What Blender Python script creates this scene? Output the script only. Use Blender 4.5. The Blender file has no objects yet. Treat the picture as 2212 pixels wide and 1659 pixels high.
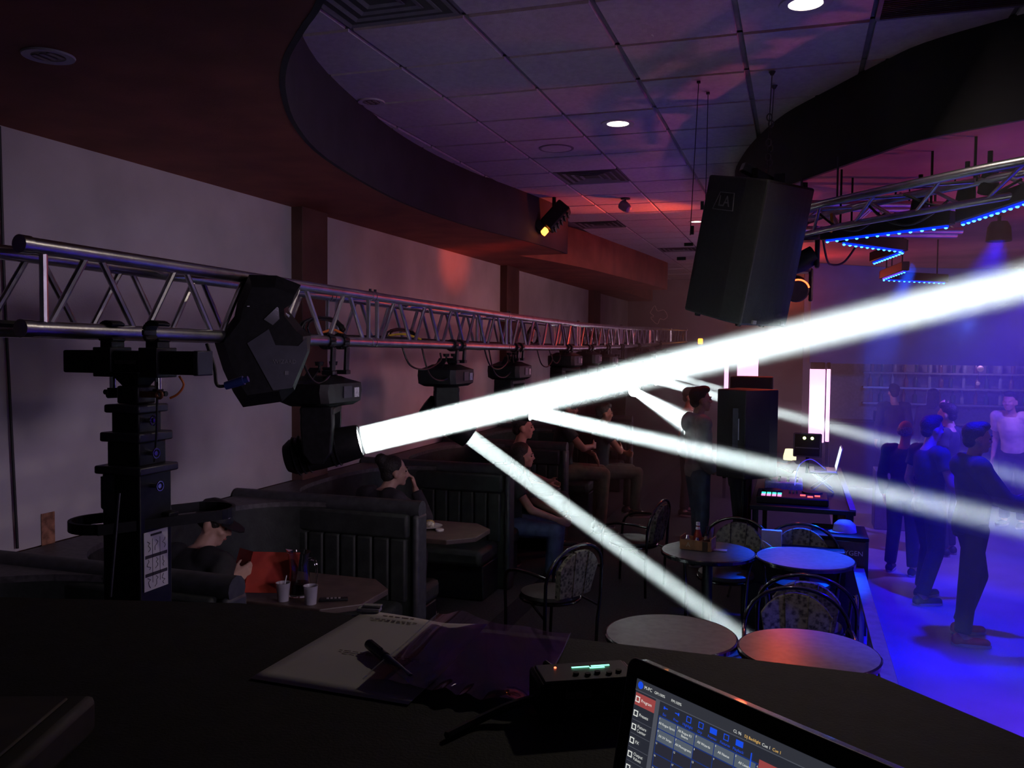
import bpy, bmesh, math, random
from mathutils import Matrix, Vector, Euler
random.seed(7)
PI = math.pi
sc = bpy.context.scene
C = sc.collection

# ------------------------------------------------------------------ camera
cam = bpy.data.objects.new('camera', bpy.data.cameras.new('camera'))
C.objects.link(cam)
sc.camera = cam
_y, _p, _r = math.radians(18.24), math.radians(-2.491), math.radians(0.506)
_fw = Vector((-math.sin(_y) * math.cos(_p), math.cos(_y) * math.cos(_p), math.sin(_p)))
_rt = Vector((math.cos(_y), math.sin(_y), 0))
_up = _rt.cross(_fw)
_R = _rt * math.cos(_r) + _up * math.sin(_r)
_U = -_rt * math.sin(_r) + _up * math.cos(_r)
_M = Matrix((_R, _U, -_fw)).transposed().to_4x4()
_M.translation = (0, 0, 2.3)
cam.matrix_world = _M
cam.data.sensor_width = 36
cam.data.lens = 30.43
cam.data.clip_start = 0.02

# ------------------------------------------------------------------ world, exposure
world = bpy.data.worlds.new('world')
sc.world = world
world.use_nodes = True
_bg = world.node_tree.nodes['Background']
_bg.inputs[0].default_value = (0.55, 0.5, 0.75, 1)
_bg.inputs[1].default_value = 0.016
sc.view_settings.view_transform = 'Standard'
sc.view_settings.look = 'None'
sc.view_settings.exposure = 0.0
sc.view_settings.gamma = 1.0
sc.view_settings.use_curve_mapping = False
cy = sc.cycles
cy.max_bounces = 6
cy.diffuse_bounces = 2
cy.glossy_bounces = 3
cy.transmission_bounces = 5
cy.transparent_max_bounces = 12
cy.volume_bounces = 0
cy.sample_clamp_indirect = 2.0
cy.caustics_reflective = False
cy.caustics_refractive = False
cy.use_denoising = True
cy.adaptive_threshold = 0.07


def aim(o, target):
    d = Vector(target) - o.location
    o.rotation_euler = d.to_track_quat('-Z', 'Y').to_euler()


def spot(name, loc, target, energy, col, size=60, blend=0.6, rad=0.06):
    ld = bpy.data.lights.new(name, 'SPOT')
    ld.energy = energy
    ld.color = col
    ld.spot_size = math.radians(size)
    ld.spot_blend = blend
    ld.shadow_soft_size = rad
    o = bpy.data.objects.new(name, ld)
    C.objects.link(o)
    o.location = loc
    aim(o, target)
    return o


def point(name, loc, energy, col, rad=0.05):
    ld = bpy.data.lights.new(name, 'POINT')
    ld.energy = energy
    ld.color = col
    ld.shadow_soft_size = rad
    o = bpy.data.objects.new(name, ld)
    C.objects.link(o)
    o.location = loc
    return o


PURPLE = (0.50, 0.30, 1.0)
LILAC = (0.86, 0.68, 0.98)
RED = (1.0, 0.09, 0.03)
BLUE = (0.0, 0.0, 1.0)
# wash lights of the club rig round the dance floor (right of, and beside, the view), some added as fill
spot('wash_light_lilac', (3.6, 2.2, 2.9), (-3.8, 4.6, 1.9), 250, LILAC, 42, 0.9, 0.5)
spot('wash_light_lilac_near', (3.0, 1.0, 2.2), (-3.8, 5.6, 1.9), 105, (0.92, 0.80, 1.0), 40, 0.9, 0.5)
spot('wash_light_rose_far', (3.9, 9.5, 2.9), (-3.8, 12.5, 2.2), 280, (1.0, 0.66, 0.66), 50, 0.9, 0.5)
spot('added_wash_rose_mid', (3.2, 6.0, 2.8), (-3.8, 8.7, 2.7), 430, (1.0, 0.42, 0.48), 36, 0.9, 0.4)  # fill spot added to redden and lift the middle wall panel
spot('added_wash_rose_end', (-0.3, 12.6, 3.2), (-2.0, 20.0, 2.3), 130, (1.0, 0.70, 0.76), 50, 0.9, 0.1)  # unseen spot added to brighten the far end wall
spot('added_wash_blue_header', (2.0, 11.8, 2.6), (1.7, 16.0, 2.7), 260, (0.08, 0.16, 1.0), 60, 0.9, 0.08)  # spot added to put more blue on the bar header
spot('wash_light_violet_up', (1.9, 3.2, 0.4), (-1.2, 6.0, 3.85), 8, (0.45, 0.40, 1.0), 64, 0.9, 0.1)
spot('wash_light_violet_ceiling', (2.4, 6.0, 0.5), (-1.0, 8.2, 3.85), 60, (0.42, 0.12, 1.0), 30, 0.8, 0.08)
spot('wash_light_magenta', (3.6, 6.4, 0.5), (1.9, 6.3, 3.37), 240, (1.0, 0.14, 0.26), 72, 0.9, 0.1)
point('wash_light_red', (-0.12, 10.5, 2.92), 30, RED, 0.12)
spot('wash_light_red_ceiling', (-0.12, 10.4, 3.0), (-2.0, 9.45, 3.86), 260, RED, 34, 0.9, 0.05)
spot('wash_light_red_wall', (-0.10, 6.85, 2.70), (-3.78, 9.3, 3.32), 420, RED, 13, 1.0, 0.05)
spot('wash_light_red_soffit', (2.5, 1.2, 1.0), (-2.6, 6.6, 3.37), 24, (1.0, 0.16, 0.06), 60, 0.9, 0.2)
spot('wash_light_blue_near', (1.6, 5.6, 3.2), (1.15, 5.6, 0), 1100, BLUE, 64, 0.5, 0.06)
spot('wash_light_blue_mid', (1.5, 7.8, 3.2), (0.9, 8.2, 0), 1000, BLUE, 60, 0.5, 0.06)
spot('wash_light_blue_back', (2.6, 10.0, 3.2), (2.4, 11.4, 0), 800, (0.10, 0.05, 1.0), 96, 0.5, 0.06)
spot('wash_light_blue_table', (1.0, 8.9, 3.1), (0.12, 7.05, 0.78), 3000, (0.0, 0.07, 1.0), 20, 0.6, 0.05)
spot('wash_light_pink_floor', (2.9, 4.8, 3.1), (1.9, 5.2, 0), 120, (0.75, 0.06, 0.6), 50, 0.7, 0.06)
point('bar_fill_light', (3.0, 17.0, 2.35), 14, (0.72, 0.45, 1.0), 0.1)  # point lamp added to brighten the bar interior
spot('wash_light_amber', (3.2, 10.9, 3.2), (2.75, 12.6, 1.35), 60, (1.0, 0.45, 0.16), 16, 0.6, 0.05)

# ------------------------------------------------------------------ materials
_mats = {}


def mat(name, col, rough=0.6, metal=0.0, noise=0.0, nscale=20.0, bump=0.0, bscale=60.0, emit=None, estr=1.0,
        trans=0.0, alpha=1.0, spec=0.5, coat=0.0, col2=None, ior=1.45, sheen=0.0):
    if name in _mats:
        return _mats[name]
    m = bpy.data.materials.new(name)
    m.use_nodes = True
    nt = m.node_tree
    b = nt.nodes['Principled BSDF']
    b.inputs['Base Color'].default_value = (*col, 1)
    b.inputs['Roughness'].default_value = rough
    b.inputs['Metallic'].default_value = metal
    b.inputs['Specular IOR Level'].default_value = spec
    b.inputs['IOR'].default_value = ior
    b.inputs['Transmission Weight'].default_value = trans
    b.inputs['Alpha'].default_value = alpha
    b.inputs['Coat Weight'].default_value = coat
    b.inputs['Sheen Weight'].default_value = sheen
    if emit:
        b.inputs['Emission Color'].default_value = (*emit, 1)
        b.inputs['Emission Strength'].default_value = estr
        m.cycles.emission_sampling = 'NONE'
    if noise > 0 or bump > 0:
        tc = nt.nodes.new('ShaderNodeTexCoord')
    if noise > 0:
        n = nt.nodes.new('ShaderNodeTexNoise')
        n.inputs['Scale'].default_value = nscale
        n.inputs['Detail'].default_value = 4
        nt.links.new(tc.outputs['Object'], n.inputs['Vector'])
        mx = nt.nodes.new('ShaderNodeMix')
        mx.data_type = 'RGBA'
        c2 = col2 or tuple(c * (1 - noise) for c in col)
        mx.inputs['A'].default_value = (*c2, 1)
        mx.inputs['B'].default_value = (*[min(1, c * (1 + noise * .5)) for c in col], 1)
        rp = nt.nodes.new('ShaderNodeMapRange')
        rp.inputs['From Min'].default_value = 0.35
        rp.inputs['From Max'].default_value = 0.65
        nt.links.new(n.outputs['Fac'], rp.inputs['Value'])
        nt.links.new(rp.outputs['Result'], mx.inputs['Factor'])
        nt.links.new(mx.outputs['Result'], b.inputs['Base Color'])
    if bump > 0:
        n2 = nt.nodes.new('ShaderNodeTexNoise')
        n2.inputs['Scale'].default_value = bscale
        n2.inputs['Detail'].default_value = 3
        nt.links.new(tc.outputs['Object'], n2.inputs['Vector'])
        bp = nt.nodes.new('ShaderNodeBump')
        bp.inputs['Strength'].default_value = bump
        bp.inputs['Distance'].default_value = 0.01
        nt.links.new(n2.outputs['Fac'], bp.inputs['Height'])
        nt.links.new(bp.outputs['Normal'], b.inputs['Normal'])
    _mats[name] = m
    return m


def haze_mat(name, density, col):
    m = bpy.data.materials.new(name)
    m.use_nodes = True
    nt = m.node_tree
    nt.nodes.clear()
    o = nt.nodes.new('ShaderNodeOutputMaterial')
    v = nt.nodes.new('ShaderNodeVolumeScatter')
    v.inputs['Density'].default_value = density
    v.inputs['Color'].default_value = (*col, 1)
    nt.links.new(v.outputs[0], o.inputs['Volume'])
    return m


BLACK = mat('black_plastic', (0.009, 0.009, 0.011), 0.5, noise=0.3, nscale=40, spec=0.22)
BLACKM = mat('black_metal', (0.012, 0.012, 0.015), 0.42, 0.2, noise=0.3, nscale=30, spec=0.3)
GREYM = mat('grey_metal', (0.05, 0.05, 0.065), 0.4, 0.5, noise=0.2)
ALU = mat('truss_aluminium', (0.62, 0.61, 0.63), 0.33, 1.0, noise=0.22, nscale=9, bump=0.05, bscale=90)
CHROME = mat('chrome', (0.75, 0.75, 0.78), 0.12, 1.0, noise=0.05)
CABLE = mat('cable_black', (0.01, 0.01, 0.012), 0.5, noise=0.2)
ORANGEC = mat('cable_orange', (0.5, 0.12, 0.02), 0.5, noise=0.2)
WHITEP = mat('white_print', (0.75, 0.75, 0.78), 0.6, noise=0.1)
LENS_ON = mat('lens_lit_white', (0.9, 0.95, 1), 0.3, emit=(0.92, 1.0, 1.0), estr=30)
LENS_OFF = mat('lens_glass', (0.02, 0.02, 0.03), 0.08, spec=0.8, coat=1, noise=0.1)
LED_BLUE = mat('led_blue', (0.0, 0.05, 0.9), 0.4, emit=(0.02, 0.22, 1.0), estr=14)
LED_BLUE_STRIP = mat('led_blue_strip', (0.0, 0.02, 0.6), 0.4, emit=(0.0, 0.03, 1.0), estr=1.1)
DOWN = mat('downlight_lit', (1, 0.95, 0.85), 0.4, emit=(1.0, 0.88, 0.66), estr=7)
STEEL_Y = mat('cable_yellow', (0.6, 0.4, 0.03), 0.5, noise=0.2)


# ------------------------------------------------------------------ mesh builder
class MB:
    def __init__(s):
        s.v, s.f, s.mi = [], [], []
        s.cur = 0

    def add(s, vs, fs, M=None):
        o = len(s.v)
        for p in vs:
            p = Vector(p)
            s.v.append(M @ p if M else p)
        for f in fs:
            s.f.append(tuple(i + o for i in f))
            s.mi.append(s.cur)
        return s

    def hexa(s, p, M=None):      # bottom 4 ccw, top 4
        return s.add(p, [(3, 2, 1, 0), (4, 5, 6, 7), (0, 1, 5, 4), (1, 2, 6, 5), (2, 3, 7, 6), (3, 0, 4, 7)], M)

    def box(s, c, d, M=None, taper=1.0):
        x, y, z = (k / 2 for k in d)
        t = taper
        p = [(-x, -y, -z), (x, -y, -z), (x, y, -z), (-x, y, -z), (-x * t, -y * t, z), (x * t, -y * t, z), (x * t, y * t, z), (-x * t, y * t, z)]
        T = Matrix.Translation(c)
        return s.hexa(p, (M @ T) if M else T)

    def bar(s, a, b, w, h, up=(0, 0, 1)):
        a, b = Vector(a), Vector(b)
        d = (b - a).normalized()
        u = Vector(up)
        r = d.cross(u)
        if r.length < 1e-4:
            r = d.cross(Vector((1, 0, 0)))
        r.normalize()
        u = r.cross(d)
        r, u = r * w / 2, u * h / 2
        return s.hexa([a - r - u, a + r - u, b + r - u, b - r - u, a - r + u, a + r + u, b + r + u, b - r + u])

    def cyl(s, a, b, r0, r1=None, n=12, caps=True):
        return s.tube([a, b], [r0, r0 if r1 is None else r1], n, caps)

    def tube(s, pts, r, n=8, caps=True, closed=False):
        pts = [Vector(p) for p in pts]
        m = len(pts)
        rs = r if isinstance(r, (list, tuple)) else [r] * m
        vs = []
        prev = None
        for i, p in enumerate(pts):
            a = pts[i - 1] if (i > 0 or closed) else p
            b = pts[(i + 1) % m] if (i < m - 1 or closed) else p
            d = (b - a)
            d = d.normalized() if d.length > 1e-9 else Vector((0, 0, 1))
            if prev is None:
                u = Vector((0, 0, 1)) if abs(d.z) < 0.9 else Vector((1, 0, 0))
            else:
                u = prev
            r_ = d.cross(u)
            if r_.length < 1e-5:
                r_ = d.cross(Vector((0, 1, 0)))
            r_.normalize()
            u = r_.cross(d)
            prev = u
            for k in range(n):
                t = 2 * PI * k / n
                vs.append(p + (r_ * math.cos(t) + u * math.sin(t)) * rs[i])
        fs = []
        for i in range(m if closed else m - 1):
            j = (i + 1) % m
            for k in range(n):
                l = (k + 1) % n
                fs.append((i * n + k, j * n + k, j * n + l, i * n + l))
        if caps and not closed:
            fs.append(tuple(range(n)))
            fs.append(tuple((m - 1) * n + k for k in range(n - 1, -1, -1)))
        return s.add(vs, fs)

    def etube(s, pts, rad, right=(1, 0, 0), n=14):     # elliptical closed tube, rad = [(across, deep)]
        pts = [Vector(p) for p in pts]
        m = len(pts)
        R = Vector(right).normalized()
        vs = []
        for i, p in enumerate(pts):
            a, b = pts[max(0, i - 1)], pts[min(m - 1, i + 1)]
            d = (b - a).normalized()
            f = d.cross(R).normalized()
            r_ = f.cross(d)
            for k in range(n):
                t = 2 * PI * k / n
                vs.append(p + r_ * math.cos(t) * rad[i][0] + f * math.sin(t) * rad[i][1])
        fs = []
        for i in range(m - 1):
            for k in range(n):
                l = (k + 1) % n
                fs.append((i * n + k, i * n + l, (i + 1) * n + l, (i + 1) * n + k))
        fs.append(tuple(range(n - 1, -1, -1)))
        fs.append(tuple((m - 1) * n + k for k in range(n)))
        return s.add(vs, fs)

    def sph(s, c, r, nu=12, nv=8, M=None):
        rx, ry, rz = r if isinstance(r, (tuple, list)) else (r, r, r)
        vs = [(0, 0, -rz)]
        for j in range(1, nv):
            t = -PI / 2 + PI * j / nv
            for i in range(nu):
                a = 2 * PI * i / nu
                vs.append((rx * math.cos(t) * math.cos(a), ry * math.cos(t) * math.sin(a), rz * math.sin(t)))
        vs.append((0, 0, rz))
        fs = []
        for i in range(nu):
            l = (i + 1) % nu
            fs.append((0, 1 + l, 1 + i))
            for j in range(nv - 2):
                fs.append((1 + j * nu + i, 1 + j * nu + l, 1 + (j + 1) * nu + l, 1 + (j + 1) * nu + i))
            fs.append((1 + (nv - 2) * nu + i, 1 + (nv - 2) * nu + l, len(vs) - 1))
        T = Matrix.Translation(c)
        return s.add(vs, fs, T @ M if M else T)

    def cap(s, a, b, r0, r1, n=10):      # tapered capsule (closed, for voxel union)
        s.tube([a, b], [r0, r1], n)
        s.sph(a, r0, n, 6)
        s.sph(b, r1, n, 6)
        return s

    def lathe(s, prof, n=24, M=None):    # profile of (r, z); closed top and bottom when r == 0
        vs, idx = [], []
        for r, z in prof:
            if r < 1e-6:
                idx.append([len(vs)])
                vs.append((0, 0, z))
            else:
                idx.append(list(range(len(vs), len(vs) + n)))
                for k in range(n):
                    t = 2 * PI * k / n
                    vs.append((r * math.cos(t), r * math.sin(t), z))
        fs = []
        for a, b in zip(idx, idx[1:]):
            for k in range(n):
                l = (k + 1) % n
                if len(a) == 1 and len(b) == 1:
                    continue
                if len(a) == 1:
                    fs.append((a[0], b[l], b[k]))
                elif len(b) == 1:
                    fs.append((a[k], a[l], b[0]))
                else:
                    fs.append((a[k], a[l], b[l], b[k]))
        return s.add(vs, fs, M)

    def prism(s, poly, z0, z1, M=None):
        n = len(poly)
        vs = [(x, y, z0) for x, y in poly] + [(x, y, z1) for x, y in poly]
        fs = [tuple(range(n - 1, -1, -1)), tuple(range(n, 2 * n))]
        for i in range(n):
            j = (i + 1) % n
            fs.append((i, j, n + j, n + i))
        return s.add(vs, fs, M)

    def strip(s, A, B):                  # quads between two polylines
        n = len(A)
        return s.add(list(A) + list(B), [(i, i + 1, n + i + 1, n + i) for i in range(n - 1)])

    def build(s, name, m, parent=None, bevel=0.0, smooth=True, angle=0.7, loc=None, label=None):
        me = bpy.data.meshes.new(name)
        me.from_pydata([tuple(p) for p in s.v], [], s.f)
        ms = m if isinstance(m, (list, tuple)) else [m]
        for k in ms:
            me.materials.append(k)
        if len(ms) > 1:
            me.polygons.foreach_set('material_index', s.mi)
        if smooth:
            me.polygons.foreach_set('use_smooth', [True] * len(me.polygons))
            me.update()
            me.set_sharp_from_angle(angle=angle)
        me.validate()
        o = bpy.data.objects.new(name, me)
        C.objects.link(o)
        if parent:
            o.parent = parent
        if loc is not None:
            o.location = loc
        if bevel:
            b = o.modifiers.new('bevel', 'BEVEL')
            b.width = bevel
            b.segments = 2
            b.limit_method = 'ANGLE'
        if label:
            o['label'] = label
        return o


def tag(o, label, cat, group=None, kind=None):
    o['label'] = label
    o['category'] = cat
    if group:
        o['group'] = group
    if kind:
        o['kind'] = kind
    return o


def thing(name, label, cat, loc=(0, 0, 0), rotz=0, group=None, kind=None):
    o = bpy.data.objects.new(name, None)
    o.empty_display_size = 0.05
    C.objects.link(o)
    o.location = loc
    o.rotation_euler = (0, 0, rotz)
    return tag(o, label, cat, group, kind)


def struct(o, label=None, cat=None):
    o['kind'] = 'structure'
    if label:
        o['label'] = label
    if cat:
        o['category'] = cat
    return o


def dup(root, label, loc=None, rot=None):
    def cp(o, par):
        c = o.copy()
        C.objects.link(c)
        c.parent = par
        for ch in o.children:
            cp(ch, c)
        return c
    r = cp(root, None)
    r['label'] = label
    if loc is not None:
        r.location = loc
    if rot is not None:
        r.rotation_euler = rot
    return r


def share(name, me, parent, loc, rot=None):
    o = bpy.data.objects.new(name, me)
    C.objects.link(o)
    o.parent = parent
    o.location = loc
    if rot is not None:
        o.rotation_euler = rot
    return o


_tmp = bpy.data.scenes.new('scratch')


def evaluated(o):                        # mesh of an object with its modifiers, through a scratch scene
    _tmp.collection.objects.link(o)
    _tmp.view_layers[0].update()
    dg = _tmp.view_layers[0].depsgraph
    me = bpy.data.meshes.new_from_object(o.evaluated_get(dg))
    _tmp.collection.objects.unlink(o)
    return me


def text(name, s_, size, m, M, parent=None, align='CENTER', extrude=0.0008):
    cu = bpy.data.curves.new(name, 'FONT')
    cu.body = s_
    cu.size = size
    cu.align_x = align
    cu.align_y = 'CENTER'
    cu.extrude = extrude
    cu.resolution_u = 2
    o = bpy.data.objects.new(name, cu)
    me = evaluated(o)
    bpy.data.objects.remove(o)
    bpy.data.curves.remove(cu)
    me.materials.clear()
    me.materials.append(m)
    o = bpy.data.objects.new(name, me)
    C.objects.link(o)
    if parent:
        o.parent = parent
    o.matrix_local = M
    return o


def smoothpts(P, k=6):                   # Catmull-Rom through the given points
    P = [Vector(p) for p in P]
    out = []
    for i in range(len(P) - 1):
        a, b, c, d = P[max(0, i - 1)], P[i], P[i + 1], P[min(len(P) - 1, i + 2)]
        for j in range(k):
            t = j / k
            out.append(0.5 * (2 * b + (c - a) * t + (2 * a - 5 * b + 4 * c - d) * t * t + (3 * b - a - 3 * c + d) * t ** 3))
    out.append(P[-1])
    return out


def frame(o, xdir, ydir):                # matrix with local x, y along the given directions
    x = Vector(xdir).normalized()
    y = Vector(ydir)
    z = x.cross(y).normalized()
    y = z.cross(x)
    M = Matrix((x, y, z)).transposed().to_4x4()
    M.translation = o
    return M

# ------------------------------------------------------------------ room shell
TERRA = mat('terracotta_paint', (0.30, 0.085, 0.055), 0.75, noise=0.25, nscale=3, bump=0.15, bscale=120)
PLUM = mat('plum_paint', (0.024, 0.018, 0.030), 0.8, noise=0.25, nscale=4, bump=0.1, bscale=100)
PANELM = mat('pale_wall_panel', (0.52, 0.49, 0.50), 0.7, noise=0.16, nscale=1.6, bump=0.12, bscale=150)
BROWNW = mat('brown_wall', (0.10, 0.045, 0.035), 0.7, noise=0.25, nscale=3)
CARPET = mat('dark_carpet', (0.022, 0.02, 0.025), 0.9, noise=0.5, nscale=60, bump=0.4, bscale=300)
DANCE = mat('dance_floor', (0.30, 0.31, 0.36), 0.32, noise=0.15, nscale=2.2, spec=0.4)
TILE = mat('ceiling_tile', (0.62, 0.61, 0.62), 0.85, noise=0.10, nscale=30, bump=0.25, bscale=220)
TBAR = mat('ceiling_grid', (0.20, 0.20, 0.22), 0.6, noise=0.1)
DARKW = mat('dark_wall', (0.15, 0.115, 0.13), 0.75, noise=0.3, nscale=1.2)

o = struct(MB().box((-1.66, 9.5, -0.05), (4.26, 21.0, 0.1)).build('floor', CARPET), 'dark carpeted floor under the tables and booths', 'floor')
o = struct(MB().box((3.735, 9.5, -0.05), (6.53, 21.0, 0.1)).build('dance_floor', DANCE), 'smooth dance floor lit bright blue beyond the low rail', 'floor')
o = struct(MB().box((-2.98, 11.3, 0.1), (1.60, 16.6, 0.2)).build('floor_booth_riser', CARPET), 'low dark carpeted riser carrying the booths along the wall', 'floor')

wl = struct(MB().box((-3.85, 9.5, 1.95), (0.12, 21, 3.9)).build('wall_left', BROWNW), 'long brown side wall with pale panels above the booths', 'wall')
PIL = [(5.91, 6.29), (10.9, 11.42), (16.0, 16.6)]
ys = [-1.0] + [v for p in PIL for v in p] + [20.0]
for k in range(0, len(ys), 2):
    a, b = ys[k], ys[k + 1]
    MB().box((-3.785, (a + b) / 2, 2.30), (0.03, b - a, 2.14)).build('panel', PANELM, wl)
for a, b in PIL:
    MB().box((-3.73, (a + b) / 2, 1.95), (0.12, b - a, 3.85)).build('pilaster', BROWNW, wl, bevel=0.006)
wb = struct(MB().box((1.6, 20.06, 1.95), (11.0, 0.12, 3.9)).build('wall_back', DARKW), 'dark far end wall behind the truss and bar', 'wall')
wr = struct(MB().box((7.06, 9.5, 1.95), (0.12, 21, 3.9)).build('wall_right', DARKW), 'dark side wall beyond the dance floor', 'wall')

# --- tiled ceiling
TX, TY, TS = -1.5266, 3.870, 0.6103
ce = struct(MB().box((1.6, 9.5, 3.93), (11, 21, 0.1)).build('ceiling', TBAR), 'suspended ceiling of square pale tiles in a metal grid', 'ceiling')
special = {(-1, 6), (-2, 11), (-1, 16), (-1, -1), (3, 0), (4, 0)}
tb = MB()
h, e = 0.292, 0.289
tb.add([(-h, -h, 0.0), (h, -h, 0), (h, h, 0), (-h, h, 0), (-e, -e, -0.014), (e, -e, -0.014), (e, e, -0.014), (-e, e, -0.014)],
       [(0, 1, 2, 3), (7, 6, 5, 4), (0, 4, 5, 1), (1, 5, 6, 2), (2, 6, 7, 3), (3, 7, 4, 0)])
t0 = tb.build('tile', TILE, ce, loc=(TX + 2.5 * TS, TY + 3.5 * TS, 3.867))
cells = []
for j in range(-3, 27):
    for i in range(-3, 6):
        if (i, j) == (2, 3) or (i, j) in special:
            continue
        if i <= -3 and (j < 2 or j > 6) and j < 20:
            continue
        if i >= 3 and j > 2 and j < 16:
            continue
        cells.append((i, j))
for i, j in cells:
    share('tile', t0.data, ce, (TX + (i + .5) * TS, TY + (j + .5) * TS, 3.867 + random.uniform(-0.0015, 0.0015)))
for i in range(-3, 7):
    MB().box((TX + i * TS, 9.5, 3.878), (0.03, 21, 0.024)).build('grid_bar', TBAR, ce)
for j in range(-3, 28):
    MB().box((0.6, TY + j * TS, 3.878), (8.6, 0.03, 0.024)).build('grid_bar', TBAR, ce)

# --- soffits
LS = smoothpts([(-0.95, 1.6, 0), (-1.2, 2.08, 0), (-1.44, 2.42, 0), (-1.63, 2.62, 0), (-1.87, 2.89, 0), (-2.11, 3.25, 0), (-2.37, 3.76, 0), (-2.6, 4.43, 0), (-2.79, 5.5, 0), (-2.85, 6.35, 0), (-2.81, 7.3, 0), (-2.69, 8.1, 0), (-2.58, 9.0, 0), (-2.55, 9.7, 0)], 4)
LS2 = smoothpts([(-3.15, 9.75, 0), (-2.95, 10.6, 0), (-2.76, 11.6, 0), (-2.62, 12.8, 0), (-2.47, 14.2, 0), (-2.34, 15.6, 0), (-2.31, 16.1, 0)], 4)
edge = [(p.x, p.y) for p in LS] + [(p.x, p.y) for p in LS2] + [(-3.2, 16.15), (-3.2, 20.0)]
near = [(2.2, -1.0), (1.0, -0.1), (0.1, 0.5), (-0.6, 1.1)]
poly = near + edge + [(-3.79, 20.0), (-3.79, -1.0)]
sl = struct(MB().prism(poly[::-1], 3.37, 3.84).build('ceiling_soffit_left', TERRA, smooth=False), 'terracotta painted dropped soffit with wavy edge above the booths', 'ceiling')


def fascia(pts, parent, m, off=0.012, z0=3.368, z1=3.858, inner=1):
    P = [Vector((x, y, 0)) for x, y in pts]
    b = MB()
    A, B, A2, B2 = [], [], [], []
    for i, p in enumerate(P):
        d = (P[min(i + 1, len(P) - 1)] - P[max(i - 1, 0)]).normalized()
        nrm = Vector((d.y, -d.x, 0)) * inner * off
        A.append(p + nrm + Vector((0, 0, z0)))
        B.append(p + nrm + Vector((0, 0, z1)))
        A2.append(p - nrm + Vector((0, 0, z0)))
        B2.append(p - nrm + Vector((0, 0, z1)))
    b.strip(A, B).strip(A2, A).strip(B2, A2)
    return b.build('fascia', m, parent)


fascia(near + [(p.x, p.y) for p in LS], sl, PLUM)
fascia([(-2.55, 9.7), (-3.15, 9.75)], sl, TERRA)
fascia([(p.x, p.y) for p in LS2] + [(-3.2, 16.15)], sl, TERRA)
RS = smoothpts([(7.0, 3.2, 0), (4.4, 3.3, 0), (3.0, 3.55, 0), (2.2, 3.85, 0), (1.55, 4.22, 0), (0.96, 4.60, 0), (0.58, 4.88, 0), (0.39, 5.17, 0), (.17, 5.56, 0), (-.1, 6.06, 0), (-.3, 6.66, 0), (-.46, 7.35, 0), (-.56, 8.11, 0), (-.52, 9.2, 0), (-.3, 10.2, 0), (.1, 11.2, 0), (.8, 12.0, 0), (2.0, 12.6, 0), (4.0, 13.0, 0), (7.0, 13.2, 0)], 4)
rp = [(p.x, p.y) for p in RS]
sr = struct(MB().prism(rp, 3.37, 3.84).build('ceiling_soffit_right', mat('soffit_rose_light', (0.34, 0.13, 0.13), 0.7, noise=0.35, nscale=1.3, bump=0.3, bscale=4), smooth=False), 'rosy dropped soffit with curved dark edge above the dance floor', 'ceiling')  # terracotta made rosier, carrying the red and blue light in its colour
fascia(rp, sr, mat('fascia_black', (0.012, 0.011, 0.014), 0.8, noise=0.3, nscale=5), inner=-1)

# --- vents, downlights, ceiling fittings


def cell(i, j):
    return (TX + (i + .5) * TS, TY + (j + .5) * TS)


def diffuser(i, j, label):
    x, y = cell(i, j)
    t = thing('ceiling_vent', label, 'vent', (x, y, 3.853), 0, 'ceiling air vents')
    MB().box((0, 0, 0.012), (0.58, 0.58, 0.012)).build('backing', mat('vent_dark', (0.03, 0.03, 0.035), 0.7, noise=0.2), t)
    for k, s_ in enumerate((0.29, 0.225, 0.16, 0.095)):
        b = MB()
        for a in range(4):
            M = Matrix.Rotation(a * PI / 2, 4, 'Z')
            b.hexa([(-s_, -s_, 0.0), (s_, -s_, 0.0), (s_ - .05, -s_ + .05, 0.012), (-s_ + .05, -s_ + .05, 0.012), (-s_, -s_, 0.003), (s_, -s_, 0.003), (s_ - .05, -s_ + .05, 0.015), (-s_ + .05, -s_ + .05, 0.015)], M)
        b.build('louvre', TBAR, t)
    return t


diffuser(-1, -1, 'square ceiling air vent at the top edge beside the curved soffit')
diffuser(-1, 6, 'square ceiling air vent just beyond the lit downlight, beside the hanging red-lit fixture')
diffuser(-2, 11, 'dim ceiling air vent behind the small track spotlight')
diffuser(-1, 16, 'farthest ceiling air vent, beyond the hanging speaker')
gx = TX + 4 * TS
gt = thing('return_air_grille', 'wide dark return air grille in the ceiling at the top', 'vent', (gx, TY + TS / 2, 3.853))
MB().box((0, 0, 0.014), (1.19, 0.58, 0.01)).build('backing', mat('vent_dark', (0.03, 0.03, 0.035)), gt)
fb = MB()
for s_ in (-1, 1):
    fb.box((0, s_ * 0.289, 0.0), (1.2, 0.02, 0.018))
    fb.box((s_ * 0.595, 0, 0.0), (0.02, 0.56, 0.018))
fb.build('frame', TBAR, gt)
for k in range(24):
    MB().box((0, -0.27 + k * 0.0235, 0.004), (1.17, 0.004, 0.016), Matrix.Rotation(0.0, 4, 'X')).build('louvre', mat('vent_slat', (0.10, 0.09, 0.10), 0.6, noise=.1), gt)


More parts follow.
